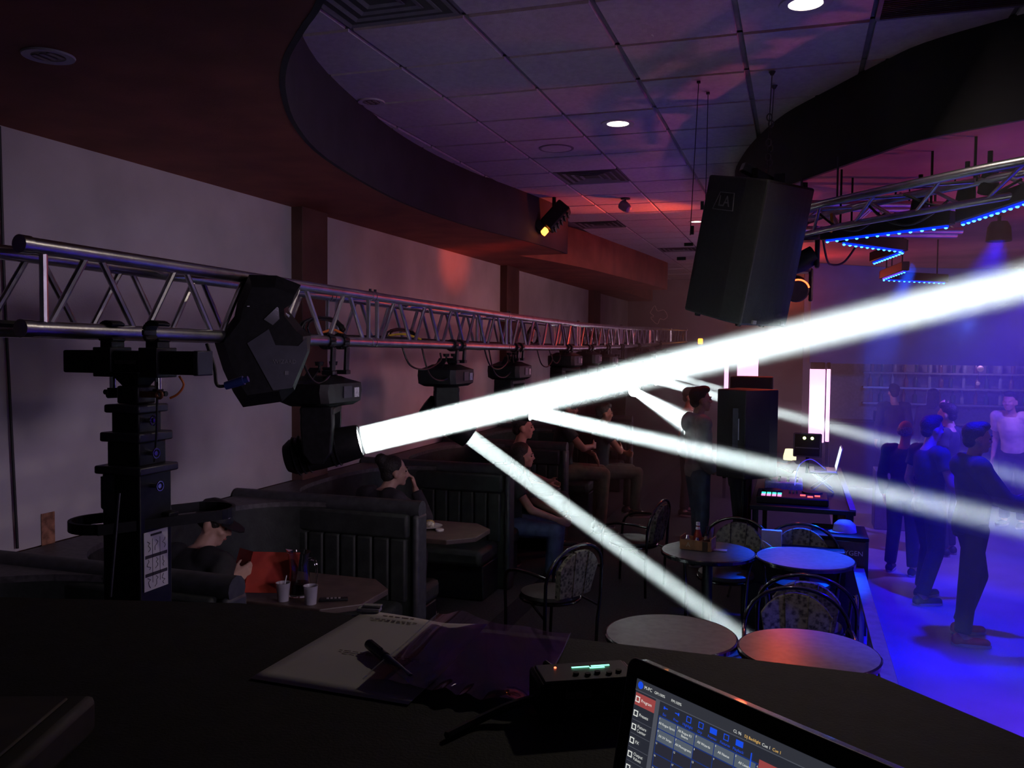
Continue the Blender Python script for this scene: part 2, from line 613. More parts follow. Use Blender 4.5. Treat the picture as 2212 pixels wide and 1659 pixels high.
def downlight(x, y, z, label, lit=True, r=0.095):
    t = thing('recessed_downlight', label, 'downlight', (x, y, z), 0, 'round recessed downlights')
    MB().lathe([(r * 0.78, 0.004), (r * 0.80, -0.004), (r * 1.2, -0.006), (r * 1.24, 0.0), (r * 1.2, 0.004), (r * .78, 0.004)], 32).build('trim_ring', mat('downlight_trim', (0.55, 0.53, 0.55), 0.5, noise=.05), t)
    MB().lathe([(0, 0.002), (r * 0.8, 0.002), (r * 0.8, -0.0025), (0, -0.0025)], 28).build('lamp_face' if lit else 'baffle', DOWN if lit else mat('downlight_dark', (0.05, 0.035, 0.035), 0.4, noise=.2), t)
    if not lit:
        b = MB()
        for a in range(3):
            b.box(((a - 1) * 0.035, 0, 0.0), (0.018, 0.07, 0.012))
        b.build('bracket', mat('downlight_bracket', (0.3, 0.25, 0.25), 0.4, noise=.1), t)
    return t


x, y = cell(0, 3)
downlight(x, y, 3.853, 'lit warm downlight in the tiles left of the hanging speaker wires')
spot('downlight_beam', (x, y, 3.84), (x, y, 0), 5.0, (1, .85, .6), 120, .8, .06)
x, y = cell(2, 0)
downlight(x, y, 3.853, 'lit warm downlight cut by the top edge of the picture')
spot('downlight_beam', (x, y, 3.84), (x, y - 1.2, 0), 54.0, (1, .86, .70), 140, .6, .06)
x, y = cell(0, 11)
downlight(x, y, 3.853, 'small far lit downlight beside the hanging speaker', r=0.075)
downlight(-2.68, 2.57, 3.368, 'unlit recessed can light in the terracotta soffit', lit=False, r=0.075)
downlight(-2.62, 5.03, 3.850, 'unlit recessed can light in the ceiling tiles by the soffit edge', lit=False, r=0.07)
x, y = cell(-1, 4)
cs = thing('ceiling_speaker', 'round flush ceiling speaker, pale and barely visible in a tile', 'speaker', (x, y, 3.853))
MB().lathe([(0, -0.004), (0.115, -0.004), (0.13, -0.002), (0.135, 0.004), (0, 0.004)], 32).build('grille', TILE, cs)
MB().lathe([(0.118, -0.0045), (0.122, -0.006), (0.137, -0.004), (0.138, 0.003)], 32).build('rim', TBAR, cs)

# small track spotlight
ts = thing('track_spotlight', 'small grey bullet spotlight hanging under the red-lit ceiling tiles', 'spotlight', (-1.74, 9.0, 3.853))
MB().lathe([(0, 0), (0.05, 0), (0.05, -0.012), (0, -0.012)], 16).build('canopy', GREYM, ts)
MB().cyl((0, 0, -0.01), (0, 0, -0.06), 0.008).build('stem', GREYM, ts)
M = frame((0, 0, -0.09), (0.5, 0.8, 0), (0, 0, 1)) @ Matrix.Rotation(0.6, 4, 'X')
MB().lathe([(0, .07), (.035, .06), (.05, .02), (.055, -.05), (.045, -.05), (.04, -.01), (0, -.01)], 18, M).build('shade', mat('lamp_grey', (0.3, 0.28, 0.32), 0.4, 0.4, noise=.1), ts)

# things on the walls
tag(MB().box((0, 0, 0), (0.004, 0.085, 0.17)).build('paper_notice', mat('orange_paper', (0.36, 0.17, 0.10), 0.8, noise=0.5, nscale=25), loc=(-3.765, 3.565, 1.31)), 'faded peeling orange paper notice stuck low on the pale wall', 'notice')
tag(MB().tube(smoothpts([(-3.755, 3.30, 3.36), (-3.752, 3.31, 2.6), (-3.75, 3.33, 2.0), (-3.75, 3.36, 1.25)], 6), 0.007).build('wall_cable', CABLE), 'thin black cable hanging down the pale wall behind the truss', 'cable')

# unlit neon outline on the far wall: bird head
ne = [(0, .10), (.10, .26), (.16, .14), (.30, .16), (.38, .02), (.30, -.06), (.22, -.04), (.16, -.16), (.02, -.02), (.08, .02), (0, .10)]
tag(MB().tube(smoothpts([(-3.25 + u * 1.05, 19.97, 3.0 + v) for u, v in ne], 4), 0.008, 6).build('neon_sign', mat('neon_unlit', (0.6, 0.5, 0.5), 0.3, noise=.05)), 'unlit neon outline of a bird head on the far wall', 'sign')
am_ = thing('amber_lamp', 'small glowing amber lamp at the far end of the truss', 'lamp', (-1.95, 18.55, 2.44))
MB().box((0, 0, 0), (0.10, 0.05, 0.12)).build('lamp_face', mat('amber_lamp', (1, .4, .05), 0.4, emit=(1.0, 0.28, 0.02), estr=5), am_, bevel=0.02)
MB().cyl((0, 0.03, 0), (-0.31, 0.1, 0), 0.012, n=8).build('arm', BLACKM, am_)

# ------------------------------------------------------------------ long box truss
TY_ = [2.03, 4.35, 6.75, 9.13, 11.52, 13.91, 16.30, 18.69]
TXF = [-2.245, -2.255, -2.26, -2.26, -2.26, -2.26, -2.26, -2.26]
TZ = [2.470, 2.443, 2.420, 2.415, 2.435, 2.475, 2.515, 2.555]
HT = 0.128
tr = thing('box_truss', 'long silver aluminium box truss running along the booths, full of cables', 'truss', (0, 0, 0))
for k in range(7):
    for dx in (0, -0.255):
        for s_ in (HT, -HT):
            a = Vector((TXF[k] + dx, TY_[k], TZ[k] + s_))
            b = Vector((TXF[k + 1] + dx, TY_[k + 1], TZ[k + 1] + s_))
            g = (b - a).normalized() * 0.004
            m_ = MB()
            m_.tube([a + g, b - g], 0.0255, 16, caps=False)
            m_.tube([b - g, a + g], 0.0215, 16, caps=False)
            for q, q2 in ((a + g, 1), (b - g, -1)):
                m_.tube([q, q + g * 9 * q2], 0.0285, 16)
            m_.build('chord', ALU, tr)


def tpos(k, t, dx, s_):
    a = Vector((TXF[k] + dx, TY_[k], TZ[k] + s_))
    b = Vector((TXF[k + 1] + dx, TY_[k + 1], TZ[k + 1] + s_))
    return a.lerp(b, t)


BR = []
for k in range(7):
    N = 10
    for dx in (0, -0.255):
        for t in ((0.04 if k == 0 else 0.022), 0.978):
            BR.append((tpos(k, t, dx, -HT), tpos(k, t, dx, HT), 0.0125))
        for q in range(N):
            t0_, t1_ = 0.035 + 0.93 * q / N, 0.035 + 0.93 * (q + 1) / N
            u = 0.012 / 2.4 * 2
            s0 = -HT if q % 2 == 0 else HT
            BR.append((tpos(k, t0_ + u, dx, s0), tpos(k, t1_ - u, dx, -s0), 0.0115))
    for s_ in (HT, -HT):
        for q in range(5):
            t0_, t1_ = 0.03 + 0.94 * q / 5, 0.03 + 0.94 * (q + 1) / 5
            BR.append((tpos(k, t0_, 0 if q % 2 else -0.255, s_), tpos(k, t1_, -0.255 if q % 2 else 0, s_), 0.008))
for a, b, r_ in BR:
    MB().cyl(a, b, r_, n=8).build('brace', ALU, tr)
for k in range(1, 7):        # coupler bolts on the joints
    for s_ in (HT, -HT):
        p = tpos(k, 0, 0, s_)
        b = MB()
        for d in (-0.03, 0.03):
            b.cyl(p + Vector((0, d, 0.02)), p + Vector((0, d, 0.04)), 0.008, n=8)
        b.build('coupler_bolt', GREYM, tr)


# cables lying in and hanging under the truss: each run its own thing
def cable(pts, label, m=CABLE, r=0.006, name='power_cable', k=8, group=None):
    return tag(MB().tube(smoothpts(pts, k), r, 6).build(name, m), label, 'cable', group)


def coil(c, rx, rz, n, label, r=0.006):
    P = []
    for i in range(n * 14):
        t = 2 * PI * i / 14
        P.append((c[0] + 0.012 * math.sin(i * .37), c[1] + rx * (1 + .12 * math.sin(i * .23)) * math.cos(t), c[2] + rz * (1 + .15 * math.sin(i * .31)) * math.sin(t)))
    return tag(MB().tube(P, r, 5).build('cable_coil', CABLE), label, 'cable', 'cable coils in the truss')


coil((-2.39, 4.05, 2.385), 0.20, 0.055, 5, 'loose coil of black cable in the truss above the nearest moving head')
coil((-2.39, 5.0, 2.355), 0.22, 0.045, 4, 'flat coil of black cable in the truss just past the first joint')
coil((-2.39, 7.9, 2.40), 0.16, 0.085, 7, 'tall coil of black cable standing in the truss past the second joint')
coil((-2.39, 10.0, 2.37), 0.18, 0.07, 5, 'coil of black cable in the truss past the third joint')
lam = lambda Y: 2.31 if Y < 5 else 2.29
for i, (ya, yb, dr) in enumerate([(4.75, 5.35, 0.16), (5.05, 5.62, 0.22), (6.2, 6.75, 0.17), (6.3, 6.9, 0.24), (7.6, 8.1, 0.18), (8.0, 8.4, 0.15), (3.6, 3.95, 0.2)]):
    nm = ['drooping black cable loop left of the second moving head', 'longer cable droop reaching the second moving head base', 'cable loop hanging between second and third moving heads', 'deeper cable loop hanging at the third moving head', 'cable loop hanging left of the fourth moving head', 'short cable loop at the fourth moving head', 'cable loop between the faceted fixture and the nearest moving head'][i]
    cable([(-2.27, ya, lam(ya)), (-2.25, ya + .08, lam(ya) - dr * .8), (-2.24, (ya + yb) / 2, lam(ya) - dr), (-2.25, yb - .05, lam(ya) - dr * .7), (-2.27, yb, lam(ya) - .06)], nm)
cable([(-2.4, 2.0, 2.36), (-2.42, 3.2, 2.34), (-2.36, 4.6, 2.345), (-2.42, 6.0, 2.33), (-2.38, 8.0, 2.32), (-2.41, 10.5, 2.33), (-2.38, 13.5, 2.38), (-2.4, 17.5, 2.44)], 'thick black cable run lying along the bottom of the truss', r=0.013)
cable([(-2.38, 4.8, 2.36), (-2.34, 4.95, 2.37), (-2.30, 5.1, 2.34)], 'short yellow tie cord in the truss past the first joint', STEEL_Y, 0.007)
cable([(-2.36, 3.98, 2.36), (-2.33, 4.05, 2.38), (-2.30, 4.12, 2.35)], 'short orange cable end in the truss above the nearest moving head', ORANGEC, 0.007)


# ------------------------------------------------------------------ moving heads
def clampset(t, zc, xs, y0=0.0, gap=0.12, along='Y'):
    """C clamps round the chord (axis along Y) at local height zc"""
    for x_ in xs:
        b = MB()
        P = []
        for i in range(11):
            a = math.radians(-60 + 300 * i / 10)
            P.append((0.036 * math.sin(a), x_, zc + 0.036 * math.cos(a)))
        for p, q in zip(P, P[1:]):
            b.bar(p, q, 0.05, 0.014, up=(Vector(p) + Vector(q)) / 2 - Vector((0, x_, zc)))
        b.bar((0.036, x_, zc - .03), (0.03, x_, zc - gap), 0.035, 0.016)
        b.bar((-0.02, x_, zc - gap), (0.045, x_, zc - gap), 0.045, 0.022)
        c_ = b.build('clamp', BLACKM, t, bevel=0.003)
        MB().cyl((-0.045, x_, zc - gap + .035), (-0.045, x_, zc - gap + .055), 0.02, 0.024, 10).cyl((-0.045, x_, zc - gap), (-0.045, x_, zc - gap + .04), 0.007, n=8).build('wing_knob', BLACK, c_)


def moving_head(lens, dirv, zchord, label, lit=True, sc_=1.0, spin=0.0, xatt=None):
    d = Vector(dirv).normalized()
    lens = Vector(lens)
    piv = lens - d * 0.21 * sc_
    zb = piv.z + 0.235 * sc_          # underside of base
    t = thing('moving_head_light', label, 'stage light', (piv.x, piv.y, zb), 0, 'moving head lights hung along the truss')
    hx = -2.26 - piv.x
    b = MB()
    # base: bulging box
    Mz = Matrix.Rotation(spin, 4, 'Z')
    w, l = 0.205 * sc_, 0.14 * sc_
    prof = [(0.72, 0.0), (0.93, 0.02), (1.0, 0.075), (0.96, 0.115), (0.62, 0.135), (0.45, 0.15)]
    rings = []
    for sx, z in prof:
        ww, ll, r_ = w * sx, l * min(1, sx + .12), 0.03
        rings.append([Mz @ Vector((px_, py_, z * sc_)) for px_, py_ in [(-ll + r_, -ww), (ll - r_, -ww), (ll, -ww + r_), (ll, ww - r_), (ll - r_, ww), (-ll + r_, ww), (-ll, ww - r_), (-ll, -ww + r_)]])
    vs = [v for r_ in rings for v in r_]
    fs = [tuple(range(7, -1, -1)), tuple((len(rings) - 1) * 8 + k for k in range(8))]
    for i in range(len(rings) - 1):
        for k in range(8):
            fs.append((i * 8 + k, i * 8 + (k + 1) % 8, (i + 1) * 8 + (k + 1) % 8, (i + 1) * 8 + k))
    b.add(vs, fs)
    base = b.build('base', BLACK, t)
    MB().box((l + .003, w * .55, 0.065 * sc_), (0.004, 0.05, 0.05), Mz).build('spec_label', mat('fixture_label', (0.45, 0.45, 0.5), 0.6, noise=.5, nscale=120), base)
    MB().box((l + .002, w * .1, 0.07 * sc_), (0.005, 0.085, 0.06), Mz).build('display_panel', GREYM, base)
    for s_ in (-1, 1):
        MB().bar(Mz @ Vector((0, s_ * .15 * sc_, .12 * sc_)), Mz @ Vector((0, s_ * .06, .19 * sc_)), 0.06, 0.012).build('bracket', BLACKM, t, bevel=.002)
    gap = zchord - zb - 0.17 * sc_
    clampset(t, zchord - zb, (-0.07, 0.07), gap=max(0.08, gap))
    for o in t.children:
        if o.name.startswith('clamp'):
            o.location.x = hx
    # yoke
    hd = Vector((d.x, d.y, 0))
    hd = hd.normalized() if hd.length > .01 else Vector((1, 0, 0))
    sd = Vector((-hd.y, hd.x, 0))
    for s_ in (-1, 1):
        q = MB()
        o1 = sd * s_ * 0.135 * sc_
        prof = [(-0.085, 0.0, .03), (-.088, -.09, .03), (-.075, -.235, .028), (-.03, -.29, .022), (.03, -.29, .022), (.075, -.235, .028), (.088, -.09, .03), (.085, 0.0, .03)]
        vs = []
        for u, z, th in prof:
            vs.append(o1 + hd * u * sc_ - sd * s_ * th * .4 + Vector((0, 0, z * sc_)))
        for u, z, th in prof:
            vs.append(o1 + hd * u * sc_ * .9 + sd * s_ * th + Vector((0, 0, z * sc_)))
        n = len(prof)
        fs = [tuple(range(n)), tuple(range(2 * n - 1, n - 1, -1))] + [(i, i + n, (i + 1) % n + n, (i + 1) % n) for i in range(n)]
        q.add(vs, fs)
        q.build('yoke_arm', BLACK, t, bevel=.006)
    MB().box((0, 0, -0.022 * sc_), (0.17 * sc_, 0.31 * sc_, 0.04 * sc_), Matrix.Rotation(math.atan2(hd.y, hd.x), 4, 'Z')).build('yoke_bridge', BLACK, t, bevel=.01)
    # head
    pl = piv - Vector((piv.x, piv.y, zb))
    Mh = frame(pl, sd, d.cross(sd)) if True else None
    Mh = Matrix((sd, d.cross(sd), d)).transposed().to_4x4()
    Mh.translation = pl
    if abs(Mh.determinant() + 1) < .1:
        Mh = Matrix((-sd, d.cross(sd), d)).transposed().to_4x4()
        Mh.translation = pl
    s = sc_
    head = MB().lathe([(0, -.19 * s), (.07 * s, -.185 * s), (.092 * s, -.15 * s), (.098 * s, -.02 * s), (.094 * s, .12 * s), (.088 * s, .19 * s), (.084 * s, .207 * s), (.076 * s, .207 * s), (.074 * s, .195 * s), (0, .195 * s)], 20, Mh).build('head', BLACK, t)
    rib = MB()
    for z in (-.13, -.1, -.07, .06, .085):
        rib.lathe([(.096 * s, z * s - .004), (.103 * s, z * s - .003), (.103 * s, z * s + .003), (.096 * s, z * s + .004)], 20, Mh)
    rib.build('cooling_rib', BLACKM, head)
    MB().lathe([(0, .2005 * s), (.05 * s, .2 * s), (.073 * s, .196 * s)], 20, Mh).build('lens', LENS_ON if lit else LENS_OFF, head)
    return t




def beam(lens, end, power, label, r0=0.07, spread=2.2, dens=0.2, col=(0.84, 1.0, 1.0)):
    a, b = Vector(lens), Vector(end)
    d = (b - a).normalized()
    L = (b - a).length
    ld = bpy.data.lights.new('beam_lamp', 'AREA')
    ld.shape = 'DISK'
    ld.size = r0 * 2
    ld.spread = math.radians(spread)
    ld.energy = power
    ld.color = col
    o = bpy.data.objects.new('beam_lamp', ld)
    C.objects.link(o)
    o.location = a + d * 0.006
    aim(o, b)
    g = math.tan(math.radians(spread) / 2)
    hz = MB().tube([a + d * .008, b], [r0 * 1.06, r0 * 1.06 + L * g * 1.12], 28).build('beam_haze', haze_mat('beam_haze', dens, (1, 1, 1)))
    tag(hz, label, 'haze', 'light beams in the haze', 'stuff')
    return hz


B1 = ((-2.146, 4.013, 1.803), (2.90, 6.058, 3.129))
B2 = ((-2.18, 5.68, 1.66), (-0.149, 6.63, 0.004))
B3 = ((-2.114, 6.971, 1.748), (4.0, 6.628, 0.64))
B4 = ((-2.034, 11.318, 1.724), (-1.09, 9.27, 1.50))
B5 = ((-1.947, 12.721, 1.818), (5.2, 9.6, 0.30))
B6 = ((-1.981, 14.712, 1.826), (1.6, 12.2, 1.05))
dv = lambda b: Vector(b[1]) - Vector(b[0])
moving_head(B1[0], dv(B1), 2.318, 'nearest moving head light, throwing the widest white beam to the upper right')
moving_head(B2[0], dv(B2), 2.303, 'second moving head from the tower, its beam slanting down to the floor')
moving_head(B3[0], dv(B3), 2.291, 'third moving head from the tower, its beam crossing towards the dancers')
moving_head((-2.13, 8.62, 1.72), (0.55, -0.2, -0.5), 2.288, 'fourth moving head from the tower, half hidden behind the widest beam', lit=False)
moving_head((-2.12, 9.62, 1.74), (0.6, -0.1, -0.45), 2.288, 'fifth moving head from the tower, hanging behind the widest beam', lit=False)
moving_head(B4[0], dv(B4), 2.306, 'seventh moving head from the tower, its short beam hitting the standing man')
moving_head((-2.1, 10.55, 1.75), (0.7, -0.2, -0.3), 2.298, 'sixth moving head from the tower, dark among the far fixtures', lit=False)
moving_head(B5[0], dv(B5), 2.325, 'eighth moving head from the tower, its beam passing behind the pole speaker')
moving_head(B6[0], dv(B6), 2.36, 'farthest moving head near the far truss end, with a thin beam')
beam(*B1, 26.0, 'widest white light beam rising from the nearest moving head to the upper right', 0.073, 2.8, 0.22)
beam(*B2, 4.2, 'white light beam slanting down to the floor between the tables', 0.058, 2.0, 0.34)
beam(*B3, 7.0, 'white light beam crossing in front of the pole speaker towards the dancers', 0.062, 2.6, 0.36)
beam(*B4, 26.0, 'short white light beam hitting the standing man in the grey hoodie', 0.055, 4.5, 0.20)
beam(*B5, 6.0, 'pale light beam passing behind the pole speaker and the dancers', 0.065, 2.6, 0.28)
beam(*B6, 3.0, 'thin far light beam just above the standing man', 0.05, 2.0, 0.25)

# ------------------------------------------------------------------ crank tower under the truss
tw = thing('truss_tower', 'black crank-up tower stand with a T-bar holding up the near truss end', 'stand', (-2.13, 2.40, 0))
MB().box((-0.01, 0, 2.235), (0.56, 0.075, 0.078)).build('crossbar', BLACK, tw, bevel=0.006)
MB().box((0.262, 0, 2.235), (0.02, 0.08, 0.082)).build('end_cap', GREYM, tw, bevel=0.004)
MB().box((-0.02, -0.0385, 2.235), (0.09, 0.003, 0.012)).build('name_plate', mat('plate_grey', (0.10, 0.09, 0.09), 0.5, noise=.4, nscale=90), tw)
MB().box((-0.01, 0, 2.178), (0.062, 0.062, 0.05), taper=2.0).build('saddle', BLACK, tw, bevel=0.004)
for nm, w, z0, z1, m_ in [('collar', 0.088, 2.095, 2.155, BLACKM), ('flange', 0.145, 2.065, 2.093, GREYM), ('mast_tube', 0.112, 1.995, 2.066, BLACKM), ('flange', 0.165, 1.968, 2.0, GREYM), ('mast_tube', 0.132, 1.885, 1.969, BLACKM), ('flange', 0.190, 1.86, 1.888, GREYM), ('mast_tube', 0.155, 0.10, 1.862, BLACKM)]:
    MB().box((-0.01, 0, (z0 + z1) / 2), (w, w, z1 - z0)).build(nm, m_, tw, bevel=0.006)
MB().box((-0.01, 0, 0.05), (0.42, 0.42, 0.1)).build('base', BLACKM, tw, bevel=0.02)
for sx, z in ((0.062, 2.04), (0.072, 1.93), (0.086, 1.82)):
    b = MB()
    b.cyl((sx - .03, -0.02, z), (sx + .015, -0.02, z), 0.008, n=10)
    P = [(sx + .015, -0.02 + 0.016 * math.cos(a * PI / 6), z + 0.016 * math.sin(a * PI / 6)) for a in range(12)]
    b.tube(P, 0.0028, 6, closed=True)
    b.build('lock_pin', CHROME, tw)
MB().add([(-.088, -.0805, 1.85), (-.03, -.0805, 1.862), (-.03, -.0805, 1.70), (-.088, -.0805, 1.745)], [(3, 2, 1, 0)]).add([(-.088, -.083, 1.85), (-.03, -.083, 1.862), (-.03, -.083, 1.70), (-.088, -.083, 1.745)], [(0, 1, 2, 3)]).build('gusset_plate', GREYM, tw)
for x_ in (-0.11, 0.08):          # truss clamps with T-knobs below the bar
    b = MB()
    b.box((x_, 0, 2.235), (0.075, 0.10, 0.10))
    for i in range(9):
        a0, a1 = math.radians(-50 + 280 * i / 9), math.radians(-50 + 280 * (i + 1) / 9)
        b.bar((x_ + .036 * math.cos(a0 + 1.6), 0, 2.336 + .036 * math.sin(a0 + 1.6)), (x_ + .036 * math.cos(a1 + 1.6), 0, 2.336 + .036 * math.sin(a1 + 1.6)), 0.06, 0.012, up=(math.cos(a0 + 1.6), 0, math.sin(a0 + 1.6)))
    b.box((x_, 0, 2.29), (0.05, 0.06, 0.03))
    c_ = b.build('clamp', BLACKM, tw, bevel=0.003)
    MB().cyl((x_, 0, 2.19), (x_, 0, 2.135), 0.011, n=10).build('clamp_screw', CHROME, c_)
    MB().cyl((x_ - .034, 0, 2.13), (x_ + .034, 0, 2.13), 0.009, n=10).cyl((x_, 0, 2.12), (x_, 0, 2.145), 0.018, n=10).build('clamp_knob', BLACK, c_)
lp = []
ax = Vector((0.27, 0.47, 0)).normalized()
sdv = Vector((ax.y, -ax.x, 0))
cc = Vector((0.01, 0.065, 1.692))
for i in range(28):
    a = 2 * PI * i / 28
    u = 0.17 * (1 if math.cos(a) > 0 else -1)
    lp.append(cc + ax * (u + .105 * math.cos(a)) + sdv * .105 * math.sin(a))
b = MB()
for p, q in zip(lp, lp[1:] + lp[:1]):
    b.bar(p, q + (q - p) * .08, 0.012, 0.034)
b.build('handle_ring', BLACK, tw)
MB().bar((-0.12, 0.05, 1.70), (0.10, 0.05, 1.70), 0.05, 0.04).build('ring_bracket', BLACK, tw, bevel=.005)
MB().cyl((0.02, -0.115, 1.806), (0.035, -0.175, 1.478), 0.0045, n=8).build('crank_rod', GREYM, tw)
MB().cyl((-0.13, 0, 2.12), (-0.05, 0, 2.125), 0.012, n=10).build('locking_lever', BLACKM, tw)
b = MB()
b.bar((0.03, -.03, 2.128), (0.10, -.03, 2.128), 0.006, 0.02)
b.tube([(0.11 + .012 * math.cos(a * PI / 5), -.03, 2.128 + .012 * math.sin(a * PI / 5)) for a in range(10)], 0.005, 6, closed=True)
b.build('safety_tab', mat('rust_tab', (0.22, 0.09, 0.05), 0.5, 0.4, noise=.3), tw)
# instruction sheet taped on the mast (own thing)
sh = thing('instruction_sheet', 'white printed instruction sheet taped to the tower mast', 'paper', (-2.0605, 2.395, 1.565))
MB().box((0, 0, 0), (0.002, 0.115, 0.20)).build('sheet', mat('sheet_paper', (0.62, 0.6, 0.66), 0.7, noise=.06), sh)
INK = mat('dark_ink', (0.04, 0.035, 0.05), 0.7, noise=.2)
MB().box((0.0015, 0, 0.088), (0.002, 0.052, 0.007)).build('heading', INK, sh)
for r_ in range(2):
    for c_ in range(3):
        MB().box((0.0015, -0.036 + c_ * 0.036, 0.016 - r_ * 0.062), (0.002, 0.033, 0.011)).build('print_bar', INK, sh)
for r_ in range(3):
    for c_ in range(3):
        b = MB()
        yy, zz = -0.036 + c_ * 0.036, 0.048 - r_ * 0.062
        P = [(0.0017, yy + random.uniform(-.009, .009), zz + .02 - k * .007) for k in range(6)]
        b.tube(P, 0.0011, 4)
        b.build('print_drawing', INK, sh)
for c_ in range(2):
    MB().box((0.0014, -0.018 + c_ * 0.036, 0), (0.0015, 0.0008, 0.15)).build('print_line', INK, sh)
cable([(-1.98, 2.42, 2.19), (-1.97, 2.43, 2.16), (-1.985, 2.42, 2.13), (-2.01, 2.41, 2.115)], 'short orange cord dangling under the T-bar of the tower', ORANGEC, 0.004)
cable([(-2.04, 2.385, 2.17), (-2.045, 2.385, 2.0), (-2.05, 2.38, 1.9)], 'thin black cord hanging beside the tower mast', CABLE, 0.004)
cable([(-1.93, 2.5, 2.30), (-1.90, 2.5, 2.22), (-1.89, 2.5, 2.16), (-1.87, 2.52, 2.155)], 'black cable with blue plug by the tower T-bar', CABLE, 0.006)
tag(MB().cyl((0, 0, 0), (0.06, 0.02, 0.02), 0.014, 0.016, 12).cyl((0.06, .02, .02), (0.075, .025, .025), 0.011, n=12).build('power_plug', mat('blue_plug', (0.03, 0.05, 0.22), 0.4, noise=.1), loc=(-1.87, 2.52, 2.155)), 'blue power plug hanging at the right end of the tower T-bar', 'plug')

# ------------------------------------------------------------------ faceted scanner on the truss
ws = thing('scanner_light', 'large black faceted scanner light hung on the truss beside the tower', 'stage light', (-2.155, 3.185, 2.06))
sil = [(1600, 435), (1770, 435), (1920, 490), (1900, 555), (1840, 600), (1845, 660), (1935, 775), (1985, 815), (1975, 920), (1880, 1170), (1800, 1245), (1560, 1278), (1500, 1180), (1440, 1040), (1390, 870), (1510, 700), (1530, 600)]
k_ = 0.001979 / 3.016
S2 = [((x - 1705) * k_, (870 - y) * k_ + 0.243) for x, y in sil]
Rw = Vector((0.83, 0.557, 0))
Nw = Vector((0.557, -0.83, 0))
Mw = Matrix((Rw, Vector((0, 0, 1)), Nw)).transposed().to_4x4()


def inset(P, f, c=(0, 0.25)):
    return [(c[0] + (x - c[0]) * f, c[1] + (y - c[1]) * f) for x, y in P]


b = MB()
layers = [(inset(S2, 0.72), -0.15), (S2, -0.09), (S2, 0.06), (inset(S2, 0.80), 0.135)]
n = len(S2)
vs = [(x, y, z) for P, z in layers for x, y in P]
fs = [tuple(range(n - 1, -1, -1)), tuple(3 * n + i for i in range(n))]
for l in range(3):
    for i in range(n):
        fs.append((l * n + i, l * n + (i + 1) % n, (l + 1) * n + (i + 1) % n, (l + 1) * n + i))
b.add(vs, fs, Mw)
b.build('housing', BLACK, ws, smooth=False)
q = lambda x, y, z: Mw @ Vector(((x - 1705) * k_, (870 - y) * k_ + 0.243, z))
b = MB()
fp = [(1590, 870), (1720, 780), (1760, 880), (1900, 885), (1950, 830), (1955, 920), (1860, 1150), (1745, 1165)]
b.add([q(x, y, .139) for x, y in fp] + [q(x, y, .133) for x, y in fp], [tuple(range(7, -1, -1))] + [(i, (i + 1) % 8, 8 + (i + 1) % 8, 8 + i) for i in range(8)])
b.build('front_panel', mat('scanner_panel', (0.05, 0.05, 0.07), 0.45, noise=.15), ws, smooth=False)
b = MB()
b.add([q(1690, 720, .14), q(1770, 640, .14), q(1850, 690, .10), q(1800, 790, .13)], [(3, 2, 1, 0)])
b.add([q(1690, 720, .135), q(1770, 640, .135), q(1850, 690, .095), q(1800, 790, .125)], [(0, 1, 2, 3)])
b.build('mirror', mat('mirror_glass', (0.5, 0.5, 0.55), 0.05, 1.0, noise=.03), ws)
b = MB()
b.bar(q(1590, 640, .137), q(1605, 640, .137), 0.012, 0.004)
b.build('badge', mat('badge_grey', (0.4, 0.4, 0.42), 0.5, noise=.1), ws)
text('maker_name', 'WIZARD', 0.024, mat('dim_print', (0.12, 0.12, 0.14), 0.6, noise=.1), frame(q(1815, 985, .1405), Rw, (0, 0, 1)), ws)
MB().box((0, 0, 0), (0.016, 0.016, 0.001), frame(q(1828, 1055, .141), Rw, (0, 0, 1))).build('logo_square', mat('dim_print', (0.12, 0.12, 0.14)), ws)
b = MB()
for i in range(9):
    a0, a1 = math.radians(-50 + 280 * i / 9), math.radians(-50 + 280 * (i + 1) / 9)
    f_ = lambda a: Vector((-0.095 + .036 * math.cos(a + 1.6), 0.0, 0.262 + .036 * math.sin(a + 1.6)))
    b.bar(f_(a0), f_(a1), 0.06, 0.012, up=f_(a0) - Vector((-0.095, 0, 0.262)))
b.bar((-0.095, 0, 0.225), (-0.02, 0, 0.20), 0.05, 0.03)
b.build('clamp', BLACKM, ws)

# ------------------------------------------------------------------ hanging loudspeaker
F = Vector((0.83, -0.56, 0)).normalized()
S = Vector((-0.56, -0.83, 0)).normalized()      # side seen from here
hs = thing('hanging_loudspeaker', 'black loudspeaker with LA logo hung tilted from the ceiling', 'loudspeaker', (-0.30, 5.11, 2.855))
tl = math.radians(12.5)
U_ = Vector((0, 0, 1)) * math.cos(tl) + F * math.sin(tl)
F_ = F * math.cos(tl) - Vector((0, 0, 1)) * math.sin(tl)
SPM = mat('speaker_vinyl', (0.013, 0.013, 0.015), 0.55, noise=.3, nscale=60, bump=.2, bscale=400)
GRM = mat('speaker_grille', (0.016, 0.016, 0.020), 0.45, 0.5, noise=.5, nscale=300, bump=.6, bscale=500)


